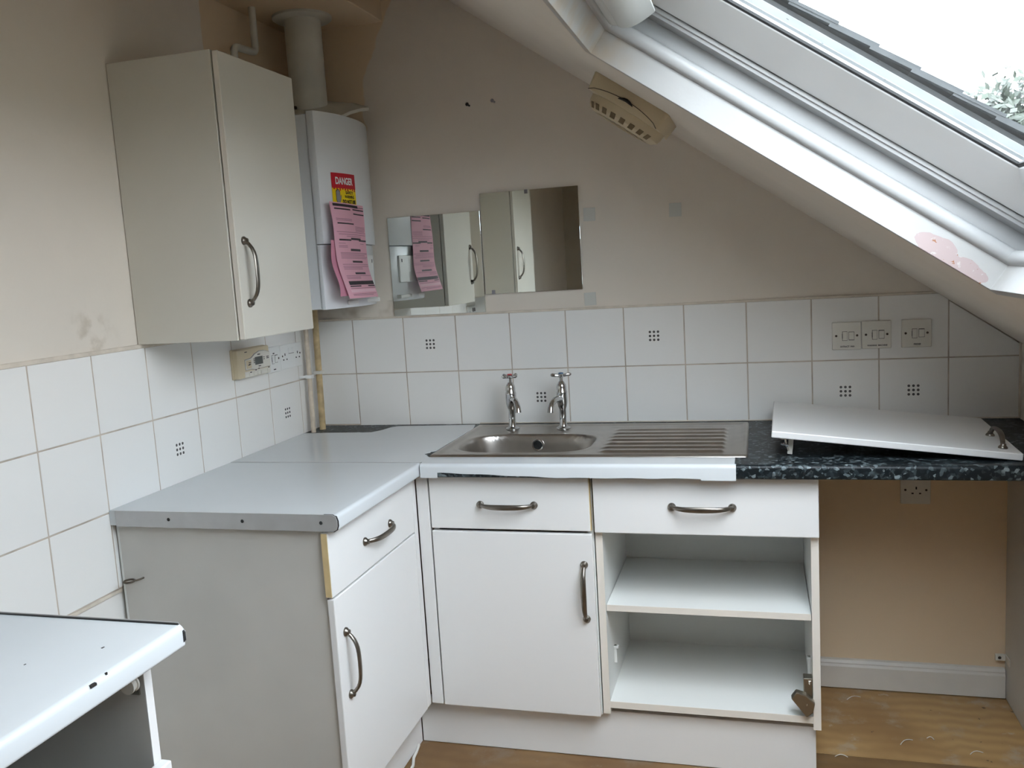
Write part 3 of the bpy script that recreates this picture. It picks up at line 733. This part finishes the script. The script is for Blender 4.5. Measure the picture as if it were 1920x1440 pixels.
# ------------------------------------------------------------------ loose door lying on the dark worktop
NR, FR, NL = Vector((2.205, -.592, .9262)), Vector((2.234, -.102, .9262)), Vector((1.615, -.575, .985))
ex = (NR-NL).normalized(); ey_ = (FR-NR); ey_ = (ey_-ex*ey_.dot(ex)).normalized(); ez = ex.cross(ey_)
LD = frame(NL, ex, ey_, ez); lw_, ld_ = .594, .488
t = thing('cabinet_door', tuple(NL), 'loose white cupboard door lying tilted on the dark worktop', 'door')
def padd(name, bb, m, parent, bevel=0., smooth_=False):
    me = bb.mesh(name, m, bevel, 2, smooth_); me.transform(LD); return link(name, me, parent)
dp = padd('panel', B().box(0, lw_, 0, ld_, -.018, 0), 'white', t, .0025)
handle(t, LD @ frame((.560, .130, 0), (0.02, 1, 0), (-1, .02, 0), (0, 0, 1)))
for yy in (.06, .40):
    hg = padd('hinge', B().lathe([(.017, 0), (.017, .004), (.013, .005), (.013, .012)], (.035, yy, -.018), (0, 0, -1), 16), 'hinge', t)
    padd('hinge_arm', B().box(.045, .058, yy-.008, yy+.008, -.069, -.018), 'oldpvc', hg, .001)
    padd('hinge_screw', B().tube([(.026, yy-.012, -.042), (.046, yy-.010, -.046)], .004, 8).tube([(.034, yy-.008, -.026), (.046, yy-.008, -.060)], .0035, 8), 'chrome', hg)

# ------------------------------------------------------------------ wall cupboards on the left wall
def wall_cupboard(y0, y1, yd0, yd1, label, hy):
    u = thing('wall_cupboard', (.15, (y0+y1)/2, 1.31), label, 'cupboard', 'wall cupboards')
    part('carcass', B().box(-.004, .300, y0, y1, 1.309, 2.030), 'cream', u, .001)
    d = part('door', B().box(.303, .320, yd0, yd1, 1.310, 2.027), 'cream', u, .0025)
    part('edging', B().box(.3045, .3185, yd0-.0012, yd0+.0005, 1.312, 2.025), 'edge', d)
    handle(d, frame((.320, hy, 1.482), (0, 0, 1), (0, -1, 0), (1, 0, 0)))
    return u
wall_cupboard(-.972, -.604, -.968, -.604, 'cream wall cupboard beside the boiler with one pewter handle', -.934)
wall_cupboard(-2.15, -1.752, -2.148, -1.754, 'cream wall cupboard above the foreground worktop, seen in the mirrors', -1.79)

# ------------------------------------------------------------------ boiler
YN, YFAR = -.434, -.045
def xf(y):
    q = (y-(YN+YFAR)/2)/((YFAR-YN)/2); return .288+.040*(1-min(1, abs(q))**2.2)
bl = thing('boiler', (.15, -.24, 1.355), 'white wall-hung gas boiler with bowed front and warning notices', 'boiler')
part('casing', B().box(-.004, .262, YN+.006, YFAR-.004, 1.358, 1.962), 'enamel', bl, .004)
def cover(z0, z1, back, inset=0., n=14, m='enamel', name='front_cover', ya=YN, yb=YFAR, off=0.):
    pts = [(xf(ya+(yb-ya)*k/n)+off, ya+(yb-ya)*k/n) for k in range(n+1)]
    poly = [(back, ya), *pts, (back, yb)]
    return part(name, B().prism(poly, 'z', z0, z1), m, bl, .002, .5)
cover(1.562, 1.968, .2635)
cover(1.357, 1.560, .2635, off=-.012, name='control_panel')
part('control_flap', B().prism([(xf(y)-.012, y) for y in (-.36, -.30, -.24, -.18, -.12)]+[(xf(y)-.006, y) for y in (-.12, -.18, -.24, -.30, -.36)], 'z', 1.425, 1.525), 'pvc', bl, .002)
part('button', B().box(.305, .312, -.150, -.135, 1.50, 1.512), 'black', bl)
for zz in (1.445, 1.47, 1.495):
    part('display', B().box(.3165, .3225, -.270, -.238, zz, zz+.013), 'lcd', bl)
part('drip_tray', B().box(.26, .315, -.34, -.10, 1.366, 1.380), 'pvc', bl, .003)
# flared hood plate over the boiler
near = [(-.002, -.27, 2.004), (.07, -.27, 2.002), (.138, -.27, 1.997), (.23, -.27, 1.986), (.302, -.27, 1.974)]
far = [(-.002, -.09, 2.068), (.044, -.09, 2.070), (.164, -.09, 2.064), (.27, -.09, 2.046), (.324, -.09, 2.026)]
vs = []
for a, c in zip(near, far):
    a, c = Vector(a), Vector(c)
    for q in (0, .35, .7, 1): vs.append(a.lerp(c, q)+Vector((0, 0, .006*math.sin(pi*q))))
vs += [v-Vector((0, .002, .011)) for v in vs]
f = [(4*i+k, 4*i+k+1, 4*i+k+5, 4*i+k+4) for i in range(4) for k in range(3)] + [tuple(20+x for x in (4*i+k+4, 4*i+k+5, 4*i+k+1, 4*i+k)) for i in range(4) for k in range(3)]
f += [(4*i, 4*i+4, 24+4*i, 20+4*i) for i in range(4)] + [(4*i+3, 23+4*i, 27+4*i, 4*i+7) for i in range(4)]
f += [(k, 20+k, 21+k, k+1) for k in range(3)] + [(16+k, 17+k, 37+k, 36+k) for k in range(3)]
part('hood', B().add(vs, f), 'flue', bl, 0, .9)
part('hood_neck', B().box(.02, .24, -.26, -.10, 1.961, 1.992), 'flue', bl, .003)
fl = thing('flue_pipe', (.143, -.17, 2.0), 'cream painted flue pipe rising from the boiler to the dropped ceiling', 'flue')
part('pipe', B().lathe([(.0605, 2.005), (.0605, 2.324)], (.143, -.17, 0), (0, 0, 1), 40), 'flue', fl, 0, .7)
part('ceiling_collar', B().lathe([(.060, 2.312), (.092, 2.313), (.098, 2.317), (.098, 2.3245), (.060, 2.3245)], (.143, -.17, 0), (0, 0, 1), 40, False), 'flue', fl, 0, .6)
part('clip', B().box(.106, .128, -.238, -.228, 2.018, 2.028), 'screw', fl, .002)
# notices on the boiler: front surface coordinates (u along +y, v up)
def fsurf(y, z, off): return Vector((xf(y)+off, y, z))
st = thing('warning_sign', (.33, -.32, 1.68), 'red and yellow DANGER sticker on the boiler front above the pink form', 'sign')
def band(name, y0, y1, z0, z1, off, m, parent, n=6):
    bb = B(); vs = []
    for k in range(n+1):
        y = y0+(y1-y0)*k/n; vs += [fsurf(y, z0, off), fsurf(y, z1, off), fsurf(y, z0, off-.0004), fsurf(y, z1, off-.0004)]
    f = []
    for k in range(n):
        a = 4*k; f += [(a, a+4, a+5, a+1), (a+2, a+3, a+7, a+6), (a, a+2, a+6, a+4), (a+1, a+5, a+7, a+3)]
    f += [(0, 1, 3, 2), (4*n, 4*n+2, 4*n+3, 4*n+1)]
    return part(name, bb.add(vs, f), m, parent)
SY_, SYE = -.386, -.262
band('red_panel', SY_, SYE, 1.7365, 1.784, .0016, 'red', st)
band('yellow_panel', SY_, SYE, 1.676, 1.7365, .0016, 'yellow', st)
def on_front(yc, z, off):
    e = .001; dx = (xf(yc+e)-xf(yc-e))/(2*e); tx = Vector((dx, 1, 0)).normalized(); nz = Vector((tx.y, -tx.x, 0))
    return frame(fsurf(yc, z, off), tx, Vector((0, 0, 1)), nz)
band('small_print', -.330, -.300, 1.6785, 1.6855, .0024, 'paleprint', st, 2)
band('small_print', -.372, -.348, 1.6815, 1.6845, .0024, 'ink', st, 2)
for k in range(9): band('drip', SY_+.006+k*.0135, SY_+.012+k*.0135, 1.7325-.002*(k % 3), 1.737, .0020, 'red', st, 1)
def front_text(body, size, yc, z, m, squeeze, bold):
    o = text('lettering', body, size, Matrix(), m, st, squeeze, bold)
    for v in o.data.vertices: v.co = fsurf(yc+v.co.x, z+v.co.y, .0026)
front_text('DANGER', .0300, -.326, 1.7585, 'whiteprint', .74, .0010)
front_text('SAFETY', .0130, -.303, 1.7235, 'ink', 1., .0004)
front_text('WARNING', .0130, -.303, 1.7105, 'ink', .85, .0004)
front_text('DO NOT USE', .0150, -.306, 1.695, 'ink', .80, .0007)
# hand symbol
hb = []
def hand(off, grow, m, name):
    c = Vector((-.3605, 1.7085)); poly = []
    for a, l in ((-.0105, .019), (-.0045, .023), (.0015, .0225), (.0070, .018)):
        poly += [(a-.0026-grow, .004), (a-.0026-grow, l-.002+grow), (a, l+grow), (a+.0026+grow, l-.002+grow), (a+.0026+grow, .004)]
    poly += [(.0105+grow, .0), (.0155+grow, .006+grow), (.0175+grow, .003), (.0125+grow, -.010), (.007, -.019-grow), (-.007, -.019-grow), (-.0125-grow, -.010)]
    bb = B(); n = len(poly); vs = []
    for o_ in (off, off-.0003):
        vs += [fsurf(c.x+p[0]*.72, c.y+p[1], o_) for p in poly]
    bb.add(vs, [list(range(n)), list(range(2*n-1, n-1, -1))]); part(name, bb, m, st)
hand(.0023, .0022, 'ink', 'hand_outline'); hand(.0027, 0, 'greyink', 'hand_symbol')
# pink forms: gently bowed sheets hanging on the cover
def sheet(y0, w, z1, hgt, lift, shear, m, label, wob):
    def P(u_, v_, off=0.):   # u 0..1 left-right, v 0..1 top-bottom
        y = y0+w*u_-shear*v_
        x = .331+lift*v_**1.6+.006*math.sin(v_*7+wob)*(.3+v_)-.010*(2*u_-1)**2+.004*math.sin(u_*5+wob)*v_
        x = max(x, xf(min(max(y, YN), YFAR))+.0022*(1-u_*.2))
        return Vector((x+off, y+.002*math.sin(v_*9+wob), z1-hgt*v_-.003*u_))
    t = thing('paper_form', (.34, y0+w/2, z1-hgt), label, 'paper', 'pink notices on the boiler')
    bb = B(); nu, nv = 10, 22; vs = [P(i/nu, j/nv) for i in range(nu+1) for j in range(nv+1)]+[P(i/nu, j/nv, -.0004) for i in range(nu+1) for j in range(nv+1)]
    K = (nu+1)*(nv+1); f = []
    for i in range(nu):
        for j in range(nv):
            a = i*(nv+1)+j; q = (a, a+1, a+nv+2, a+nv+1); f.append(q); f.append(tuple(K+k for k in q[::-1]))
    part('sheet', bb.add(vs, f), m, t, 0, 1.2)
    return t, P
sheet(-.455, .215, 1.572, .175, .012, -.004, 'pink2', 'deep pink sheet hanging behind the printed form on the boiler', 2.)
t, P = sheet(-.442, .226, 1.690, .302, .030, -.012, 'pink', 'printed pink form with black bars taped below the DANGER sticker', .4)
def pbar(u0, u1, v0, v1, m='ink', name='printed_bar'):
    bb = B(); n = 6; vs = []
    for k in range(n+1):
        u_ = u0+(u1-u0)*k/n; vs += [P(u_, v0, .0009), P(u_, v1, .0009)]
    part(name, bb.add(vs, [(2*k, 2*k+1, 2*k+3, 2*k+2) for k in range(n)]), m, t)
for q in ((.06, .80, .012, .040), (.80, .99, .030, .036), (.08, .52, .058, .072), (.60, .98, .052, .066), (.60, .98, .098, .112), (.10, .56, .208, .222),
          (.10, .42, .378, .395), (.70, .99, .378, .395), (.42, .78, .362, .384), (.38, .74, .478, .502), (.38, .76, .604, .624), (.36, .76, .728, .748), (.10, .40, .868, .880), (.68, .99, .868, .880)):
    pbar(*q)
pbar(.10, .99, .820, .860)
pbar(.08, .96, .908, .938, 'pinkpale', 'pale_box'); pbar(.10, .40, .915, .932, 'pinkpale', 'pale_box')
lines = B()
for u0, u1, v0 in [(.08, .52, .18), (.08, .52, .165), (.60, .97, .24), (.60, .97, .255), (.60, .97, .27), (.60, .95, .285), (.1, .98, .325), (.3, .8, .345), (.08, .25, .42), (.08, .3, .445), (.08, .3, .46), (.75, .9, .42),
                   (.1, .98, .53), (.1, .9, .545), (.1, .98, .56), (.1, .95, .575), (.1, .98, .66), (.1, .7, .675), (.1, .7, .69), (.1, .5, .775), (.1, .5, .79), (.1, .98, .895), (.1, .95, .955), (.1, .8, .968), (.1, .98, .518), (.1, .98, .64), (.1, .98, .76), (.06, .99, .302)]:
    n = 6; vs = []
    for k in range(n+1):
        u_ = u0+(u1-u0)*k/n; vs += [P(u_, v0, .0008), P(u_, v0+.0045, .0008)]
    lines.add(vs, [(2*k, 2*k+1, 2*k+3, 2*k+2) for k in range(n)])
lo = part('printed_lines', lines, 'pinkink', t); lo['kind'] = 'stuff'

# ------------------------------------------------------------------ pipes in the corner
def pipe(pts, r, m, name, label, cat='pipe', group=None):
    path = []
    for i, p in enumerate(pts):
        p = Vector(p)
        if 0 < i < len(pts)-1:
            a = (Vector(pts[i-1])-p).normalized(); c = (Vector(pts[i+1])-p).normalized(); rr = .022
            for k in range(7):
                t_ = k/6; path.append((p+a*rr)*(1-t_)**2+p*2*t_*(1-t_)+(p+c*rr)*t_**2)
        else: path.append(p)
    return single(name, B().tube(path, r, 14), m, label, cat, group, 0, .8)
pipe([(.055, -.335, 2.326), (.055, -.335, 2.185), (.055, -.462, 2.178), (.055, -.462, 2.06)], .0115, 'flue', 'overflow_pipe', 'cream painted bent pipe above the cupboard up to the ceiling')
pipe([(.012, -.012, 2.326), (.012, -.012, 2.0), (.012, -.012, 1.42)], .0085, 'old', 'wall_pipe', 'thin painted pipe in the room corner behind the flue')
p1 = thing('gas_pipe', (.028, -.138, .908), 'thin cream painted pipe beside the left tiles, nearer of two', 'pipe', 'corner pipes')
part('tube', B().tube([(.028, -.122, 1.36), (.028, -.126, 1.2), (.030, -.134, 1.0), (.031, -.138, .907)], .0085, 14), 'pipe', p1, 0, .8)
cl = part('clip', B().box(.017, .041, -.142, -.118, 1.104, 1.116), 'pvc', p1, .001)
part('clip_foot', B().tube([(0, -.152, 1.110), (.012, -.146, 1.110), (.018, -.138, 1.110)], .005, 10), 'pvc', cl)
p2 = thing('water_pipe', (.034, -.08, .908), 'ochre flaking pipe in the back corner beside the white tiles', 'pipe', 'corner pipes')
part('tube', B().tube([(.034, -.058, 1.36), (.034, -.064, 1.2), (.036, -.074, 1.0), (.037, -.080, .907)], .0115, 14), 'pipe2', p2, 0, .8)
part('clip', B().box(.021, .050, -.085, -.055, 1.112, 1.124), 'oldpvc', p2, .0015)

# ------------------------------------------------------------------ switches and sockets
def plate_frame(pos, wall):
    return frame(pos, (1, 0, 0), (0, 0, 1), (0, -1, 0)) if wall == 'back' else frame(pos, (0, 1, 0), (0, 0, 1), (1, 0, 0))
def accessory(name, pos, wall, w, hgt, label, cat, group, m='pvc'):
    F = plate_frame(pos, wall); t = thing(name, pos, label, cat, group)
    def add(nm, bb, mm, parent=t, bevel=0., sm=False):
        me = bb.mesh(nm, mm, bevel, 2, sm); me.transform(F); return link(nm, me, parent)
    add('plate', B().box(-w/2, w/2, -hgt/2, hgt/2, 0, .0085), m, t, .0022)
    return t, add, F
def fused_spur(pos, label, words, on, wall='back', m='oldpvc'):
    t, add, F = accessory('switch', pos, wall, .086, .087, label, 'switch', 'switch plates', m)
    for sx_ in (-.031, .031): add('screw', B().lathe([(.0036, .008), (.0036, .0092), (.001, .0098)], (sx_, .001, 0), (0, 0, 1), 12), 'screw')
    add('fuse_carrier_gap', B().box(-.0128, .0018, -.0148, .0148, .0084, .0088), 'darkhole')
    add('fuse_carrier', B().box(-.0118, .0012, -.0138, .0138, .0085, .0100), m, t, .0006)
    add('fuse_slot', B().box(-.0136, -.0122, -.008, .008, .0085, .0098), 'darkhole')
    add('rocker_gap', B().box(.0062, .0228, -.0125, .0135, .0084, .0088), 'darkhole')
    a, b_ = (.0088, .0125) if on else (.0125, .0088)
    rk = B().add([(.007, -.0118, .008), (.022, -.0118, .008), (.022, .0125, .008), (.007, .0125, .008), (.007, -.0118, a), (.022, -.0118, a), (.022, .0125, b_), (.007, .0125, b_)],
                 [(0, 3, 2, 1), (4, 5, 6, 7), (0, 1, 5, 4), (1, 2, 6, 5), (2, 3, 7, 6), (3, 0, 4, 7)])
    rk_o = add('rocker', rk, m, t, .0005)
    add('rocker_shadow_gap', B().box(.0066, .0224, *((-.0135, -.0115) if not on else (.0122, .0142)), .0086, .0105), 'darkhole', rk_o)
    if words:
        text('lettering', words, .0066, F @ Matrix.Translation((.002, -.0335, .0090)), 'ink', t, .92, .0002)
    return t
fused_spur((1.8555, 0, 1.1775), 'switch plate marked EXTRACT FAN, left one of the joined pair', 'EXTRACT  FAN', False)
fused_spur((1.9435, 0, 1.1785), 'switch plate marked WASHING MACHINE, right one of the joined pair', 'WASHING  MACHINE', True)
fused_spur((2.0585, 0, 1.1785), 'switch plate marked FRIDGE, standing alone near the sloping ceiling', 'FRIDGE', True)
def socket_holes(add, x, m='darkhole', s=1.):
    add('earth_slot', B().box(x-.0022, x+.0022, .004, .0125, .0084, .0089), m)
    add('pin_slot', B().box(x-.0142, x-.0078, -.0115, -.0070, .0084, .0089), m)
    add('pin_slot', B().box(x+.0078, x+.0142, -.0115, -.0070, .0084, .0089), m)
t, add, F = accessory('socket', (2.057, .006, .677), 'back', .088, .088, 'single unswitched wall socket under the dark worktop', 'socket', 'wall sockets', 'oldpvc')
socket_holes(add, .002)
for sx_ in (-.030, .031): add('screw', B().lathe([(.0036, .008), (.0036, .0092), (.001, .0098)], (sx_, .002, 0), (0, 0, 1), 12), 'screw')
# left wall
t = fused_spur((0, -.3235, 1.195), 'white fused switch between programmer and double socket', None, True, 'left', 'pvc')
t.name = 'switch'
for z_, w_ in ((-.034, .014), (.020, .010)):
    link('printed_mark', B().box(.0088, .0094, -.3235-w_/2, -.3235+w_/2, 1.195+z_-.0018, 1.195+z_+.0018).mesh('printed_mark', 'ink'), t)
tag(t, 'white fused switch between beige programmer and double socket under cupboard', 'switch', 'switch plates')
t, add, F = accessory('socket', (0, -.2065, 1.195), 'left', .146, .084, 'white double wall socket on left tiles beside the corner pipes', 'socket', 'wall sockets')
for x in (-.043, .043): socket_holes(add, x)
for x in (-.060, .060): add('screw', B().lathe([(.0034, .008), (.0034, .0092), (.001, .0098)], (x, .004, 0), (0, 0, 1), 12), 'screw')
for x in (-.013, .013): add('rocker', B().box(x-.006, x+.006, .010, .030, .008, .0105), 'pvc', t, .0008)
add('rocker_shadow', B().box(-.018, .018, .0085, .0098, .0084, .0095), 'darkhole')
# twin cooker switch seen only in the mirror
t, add, F = accessory('socket', (0, -1.86, 1.215), 'left', .146, .086, 'cooker switch plate with red rockers, seen in the left mirror', 'socket', 'wall sockets')
for x in (-.050, -.020): add('rocker', B().box(x-.007, x+.007, .006, .028, .008, .0115), 'ink', t, .001); add('neon', B().box(x-.006, x+.006, -.024, -.010, .008, .0105), 'red', t, .001)
socket_holes(add, .035)
# heating programmer
t, add, F = accessory('programmer', (0, -.471, 1.2035), 'left', .190, .094, 'yellowed heating programmer with small grey display on left tiles', 'programmer', None, 'beige')
add('body', B().prism([(-.093, -.0455), (.093, -.0455), (.093, .0455), (-.093, .0455)], 'z', .006, .026), 'beige', t, .004)
pn = add('button_panel', B().prism([(-.054, -.020), (-.022, -.020), (.0, -.024), (.092, -.022), (.092, .023), (.060, .031), (.030, .032), (.002, .025), (-.020, .014), (-.054, .011)], 'z', .0255, .0285), 'oldpvc', t, .001)
add('button_panel_gap', B().prism([(-.0555, -.0215), (-.022, -.0215), (.0, -.0255), (.093, -.0235), (.093, .0245), (.060, .0325), (.030, .0335), (.001, .0265), (-.021, .0155), (-.0555, .0125)], 'z', .0250, .0263), 'greyink', t)
add('display', B().box(.000, .046, -.010, .015, .0283, .0290), 'lcd', pn, .0004)
add('large_button', B().box(-.051, -.024, -.017, .009, .0283, .0300), 'beige', pn, .001)
add('lower_panel', B().box(-.060, .0915, -.0440, -.0262, .0255, .0268), 'oldpvc', t, .0005)
for k, x in enumerate((-.030, -.004, .018, .038, .078)):
    add('button', B().box(x-.008, x+.008, -.042, -.030, .0265, .0290), 'oldpvc', t, .001)
for x, z, w in ((-.045, .036, .014), (.024, .022, .014), (.024, -.0155, .012), (-.033, .001, .014), (-.033, -.004, .010), (.075, .010, .012), (.075, .005, .012), (-.030, -.030, .008), (.0, -.026, .005), (.018, -.023, .006), (.078, -.026, .007), (-.006, .010, .004), (-.006, .004, .004), (-.006, -.002, .004), (.053, .010, .004), (.053, .004, .004), (-.038, -.006, .012)):
    add('printed_mark', B().box(x-w/2, x+w/2, z-.0012, z+.0012, .0260 if abs(z) > .03 else .0284, .0264 if abs(z) > .03 else .0304), 'ink')

# ------------------------------------------------------------------ mirrors, pads, wall marks
single('mirror', B().box(.322, .668, -.0030, .0058, 1.306, 1.656), 'mirror', 'lower left square mirror above the tiles reflecting the boiler', 'mirror', 'frameless wall mirrors', .0008)
m2 = thing('mirror', (.845, 0, 1.367), 'upper right square mirror on the wall reflecting a cupboard', 'mirror', 'frameless wall mirrors')
part('glass', B().box(.672, 1.018, -.0046, .0042, 1.368, 1.714), 'mirror', m2, .0008)
for x, z in ((.838, 1.708), (.702, 1.374)):
    part('clip', B().box(x-.006, x+.006, -.0064, .004, z-.007, z+.007), 'greyink', m2, .001)
for x, z, a, lab in ((1.0505, 1.616, .02, 'grey adhesive square on the wall right of the upper mirror'), (1.335, 1.610, .01, 'grey adhesive square farthest right on the bare wall'), (1.040, 1.3335, -.03, 'grey adhesive square just above the tile edge')):
    o = single('sticky_pad', B().box(-.020, .020, -.0012, .0015, -.022, .022), 'tape', lab, 'pad', 'sticky pads left on the wall', .0004, False, Vector((0, 0, 0)))
    o.location = (x, .0045, z); o.rotation_euler = (0, a, 0)
for x, z, lab in ((.646, 2.017, 'small dark screw hole high on the back wall, left one'), (.736, 2.020, 'grey wall plug high on the back wall, right one')):
    single('wall_plug', B().lathe([(.005, 0), (.0065, .002), (.003, .004)], (x, .006, z), (0, -1, 0), 8).lathe([(.0035, 0), (.003, .004)], (x+.007, .006, z-.005), (0, -1, 0), 8), 'greyink' if x > .7 else 'darkhole', lab, 'wall plug', 'fixings in the back wall')

# ------------------------------------------------------------------ extractor fan on the slope
fn = thing('extractor_fan', tuple(sp(-.03, -.47, 0)), 'yellowed square extractor fan fixed to the sloping ceiling', 'fan')
def slab(s0, s1, y0, y1, h0, h1, r=.0, top=None):
    def loop(ins, h):
        out = []
        for cs, cy, a0 in ((s0+r, y0+r, pi), (s1-r, y0+r, 1.5*pi), (s1-r, y1-r, 0), (s0+r, y1-r, .5*pi)):
            for k in range(5):
                a = a0+pi/2*k/4; out.append(sp(cs+math.cos(a)*(r-ins), cy+math.sin(a)*(r-ins), h))
        return out
    a, c = loop(0, h0), loop(top or 0, h1); n = len(a)
    return B().add(a+c, [list(range(n))[::-1], [n+k for k in range(n)]]+[(k, (k+1) % n, (k+1) % n+n, k+n) for k in range(n)])
part('housing', slab(-.145, .085, -.590, -.350, .0005, -.046, .016, .006), 'fanbeige', fn, .003, .6)
cx_, cy_ = -.030, -.470
dm = B(); prof = [(.114, -.045), (.113, -.060), (.108, -.072), (.096, -.081), (.084, -.084), (.080, -.082), (.080, -.064), (.002, -.064)]
seg = 40; vs = []
for r_, h_ in prof:
    for k in range(seg): a = 2*pi*k/seg; vs.append(sp(cx_+math.cos(a)*r_, cy_+math.sin(a)*r_, h_))
fs = [(i*seg+k, i*seg+(k+1) % seg, (i+1)*seg+(k+1) % seg, (i+1)*seg+k) for i in range(len(prof)-1) for k in range(seg)] + [[(len(prof)-1)*seg+k for k in range(seg)]]
gr = part('grille', dm.add(vs, fs), 'fanbeige', fn, 0, .5)
for k in range(-4, 5):
    o_ = k*.0165; hl = math.sqrt(.078**2-o_**2)
    part('louvre', B().add([sp(cx_+o_-.002, cy_-hl, -.066), sp(cx_+o_+.002, cy_-hl, -.066), sp(cx_+o_+.002, cy_+hl, -.066), sp(cx_+o_-.002, cy_+hl, -.066),
                            sp(cx_+o_+.006, cy_-hl, -.083), sp(cx_+o_+.009, cy_-hl, -.083), sp(cx_+o_+.009, cy_+hl, -.083), sp(cx_+o_+.006, cy_+hl, -.083)],
         [(0, 1, 2, 3), (4, 7, 6, 5), (0, 4, 5, 1), (1, 5, 6, 2), (2, 6, 7, 3), (3, 7, 4, 0)]), 'fanbeige', gr)
for k in range(8):
    a = -pi/2-.95+k*.27; c_, s_ = math.cos(a), math.sin(a); t_ = Vector((-s_, c_))
    pts = []
    for r_, h_ in ((.1115, -.066), (.1015, -.0790)):
        for w_ in (-.0075, .0075): pts.append(sp(cx_+c_*r_+t_.x*w_, cy_+s_*r_+t_.y*w_, h_))
    pts += [p_+(sp(cx_+c_*.4, cy_+s_*.4, -.3)-sp(cx_, cy_, -.06)).normalized()*.0012 for p_ in pts]
    part('rim_slot', B().add(pts, [(0, 1, 3, 2), (4, 6, 7, 5), (0, 4, 5, 1), (2, 3, 7, 6), (0, 2, 6, 4), (1, 5, 7, 3)]), 'slotbrown', gr)
part('seam', B().tube([sp(cx_-.105+.21*k/16, -.5915, -.047+.022*math.sin(pi*k/16)**.6) for k in range(17)], .0011, 6), 'screw', fn)
part('finger_notch', B().tube([sp(cx_-.022+.044*k/6, -.5912, -.030+.006*math.sin(pi*k/6)) for k in range(7)], [.001, .003, .0042, .0045, .0042, .003, .001], 8), 'darkhole', fn)
for k in range(4):
    part('printed_mark', B().box(-.001, .001, -.0006, .0006, -.002, .002), 'ink', fn).matrix_world = frame(sp(.066, -.5914, -.020-.0065*k), SV, Vector((0, 1, 0)), NV)

# ------------------------------------------------------------------ bits on the floor
single('loose_cable', B().tube([(.55, -.60, .012), (.553, -.63, .006), (.556, -.66, .005), (.57, -.70, .005), (.575, -.76, .005), (.57, -.84, .005), (.60, -.95, .005)], .0045, 10), 'cable', 'white cable end lying on the floor at the plinth corner', 'cable', None, 0, .8)
for k, (x, y, l, a) in enumerate(((1.98, -.33, .05, .7), (2.05, -.30, .02, -.3), (2.16, -.36, .04, .4), (1.86, -.08, .05, .5), (1.79, -.44, .035, .1))):
    pts = [(x+l*(i/5-.5)*math.cos(a)-.004*math.sin(pi*i/5)*math.sin(a), y+l*(i/5-.5)*math.sin(a)+.008*math.sin(pi*i/5), .002+.003*math.sin(pi*i/5)) for i in range(6)]
    single('paint_shaving', B().tube(pts, .0012, 6), 'skirt', ['curved pale shaving in the middle of the bare floor', 'tiny pale chip on the floor beside a curved shaving', 'thin shaving on the floor nearest the end panel', 'pale sliver on the floor by the skirting', 'pale flake on the floor by the open unit'][k], 'shaving', 'debris on the floor')

# ------------------------------------------------------------------ outside
rf = bpy.data.objects.new('roof_outside', None); COL.objects.link(rf); rf.location = sp(.4, -.6, .25); rf['kind'] = 'structure'; rf['label'] = 'slate roof outside the window'
part('flashing', B().add([sp(-.5, -.86, .255), sp(1.4, -.86, .255), sp(1.4, -.74, .285), sp(-.5, -.74, .285), sp(-.5, -.86, .25), sp(1.4, -.86, .25), sp(1.4, -.74, .28), sp(-.5, -.74, .28)],
     [(0, 1, 2, 3), (7, 6, 5, 4), (0, 4, 5, 1), (1, 5, 6, 2), (2, 6, 7, 3), (3, 7, 4, 0)]), 'lead', rf)
part('batten', B().add([sp(s, y, h) for s in (-.6, 1.5) for y in (-.735, .9) for h in (.25, .318)], [(0, 1, 3, 2), (4, 6, 7, 5), (0, 4, 5, 1), (2, 3, 7, 6), (0, 2, 6, 4), (1, 5, 7, 3)]), 'slate', rf)
for c in range(4):
    for k in range(-2, 10):
        y0 = -.76+c*.305+(.15 if k % 2 else 0)*(c > 0); y1 = y0+.30+(.15 if c == 0 and k % 2 else 0)
        s0 = .022+k*.104; j = random.uniform(-.003, .003)
        part('slate', B().add([sp(s, y, h) for s, hh in ((s0-.12, .322), (s0+.104, .334)) for y in (y0+j, y1+j-.003) for h in (hh, hh+.007)], [(0, 1, 3, 2), (4, 6, 7, 5), (0, 4, 5, 1), (2, 3, 7, 6), (0, 2, 6, 4), (1, 5, 7, 3)]), 'slate', rf)
# tree beyond the roof
tr = thing('tree', (5.55, 13.2, -6), 'leafy green tree in the distance beyond the roof edge', 'tree')
part('trunk', B().tube([(5.55, 13.2, -6), (5.57, 13.2, -2), (5.55, 13.25, 2.4)], [.25, .18, .10], 10), 'bark', tr)
lv = B()
for k in range(4200):
    a = random.uniform(0, 2*pi); r_ = random.random()**.45; zf = random.uniform(-1, 1)
    lob = 1+.28*math.sin(a*3+zf*4)+.18*math.sin(a*7+1)
    R_ = math.sqrt(max(0, 1-zf*zf))
    c = Vector((5.55+1.0*r_*R_*math.cos(a)*lob, 13.2+1.0*r_*R_*math.sin(a)*lob, 2.75+1.25*zf*r_*(1+.2*math.sin(a*5))))
    d1 = Vector((random.gauss(0, 1), random.gauss(0, 1), random.gauss(0, 1))).normalized()*.09; d2 = d1.orthogonal().normalized()*.055
    lv.add([c-d1, c+d2, c+d1, c-d2], [(0, 1, 2, 3)])
lo = part('foliage', lv, 'leaf', tr); lo['kind'] = 'stuff'
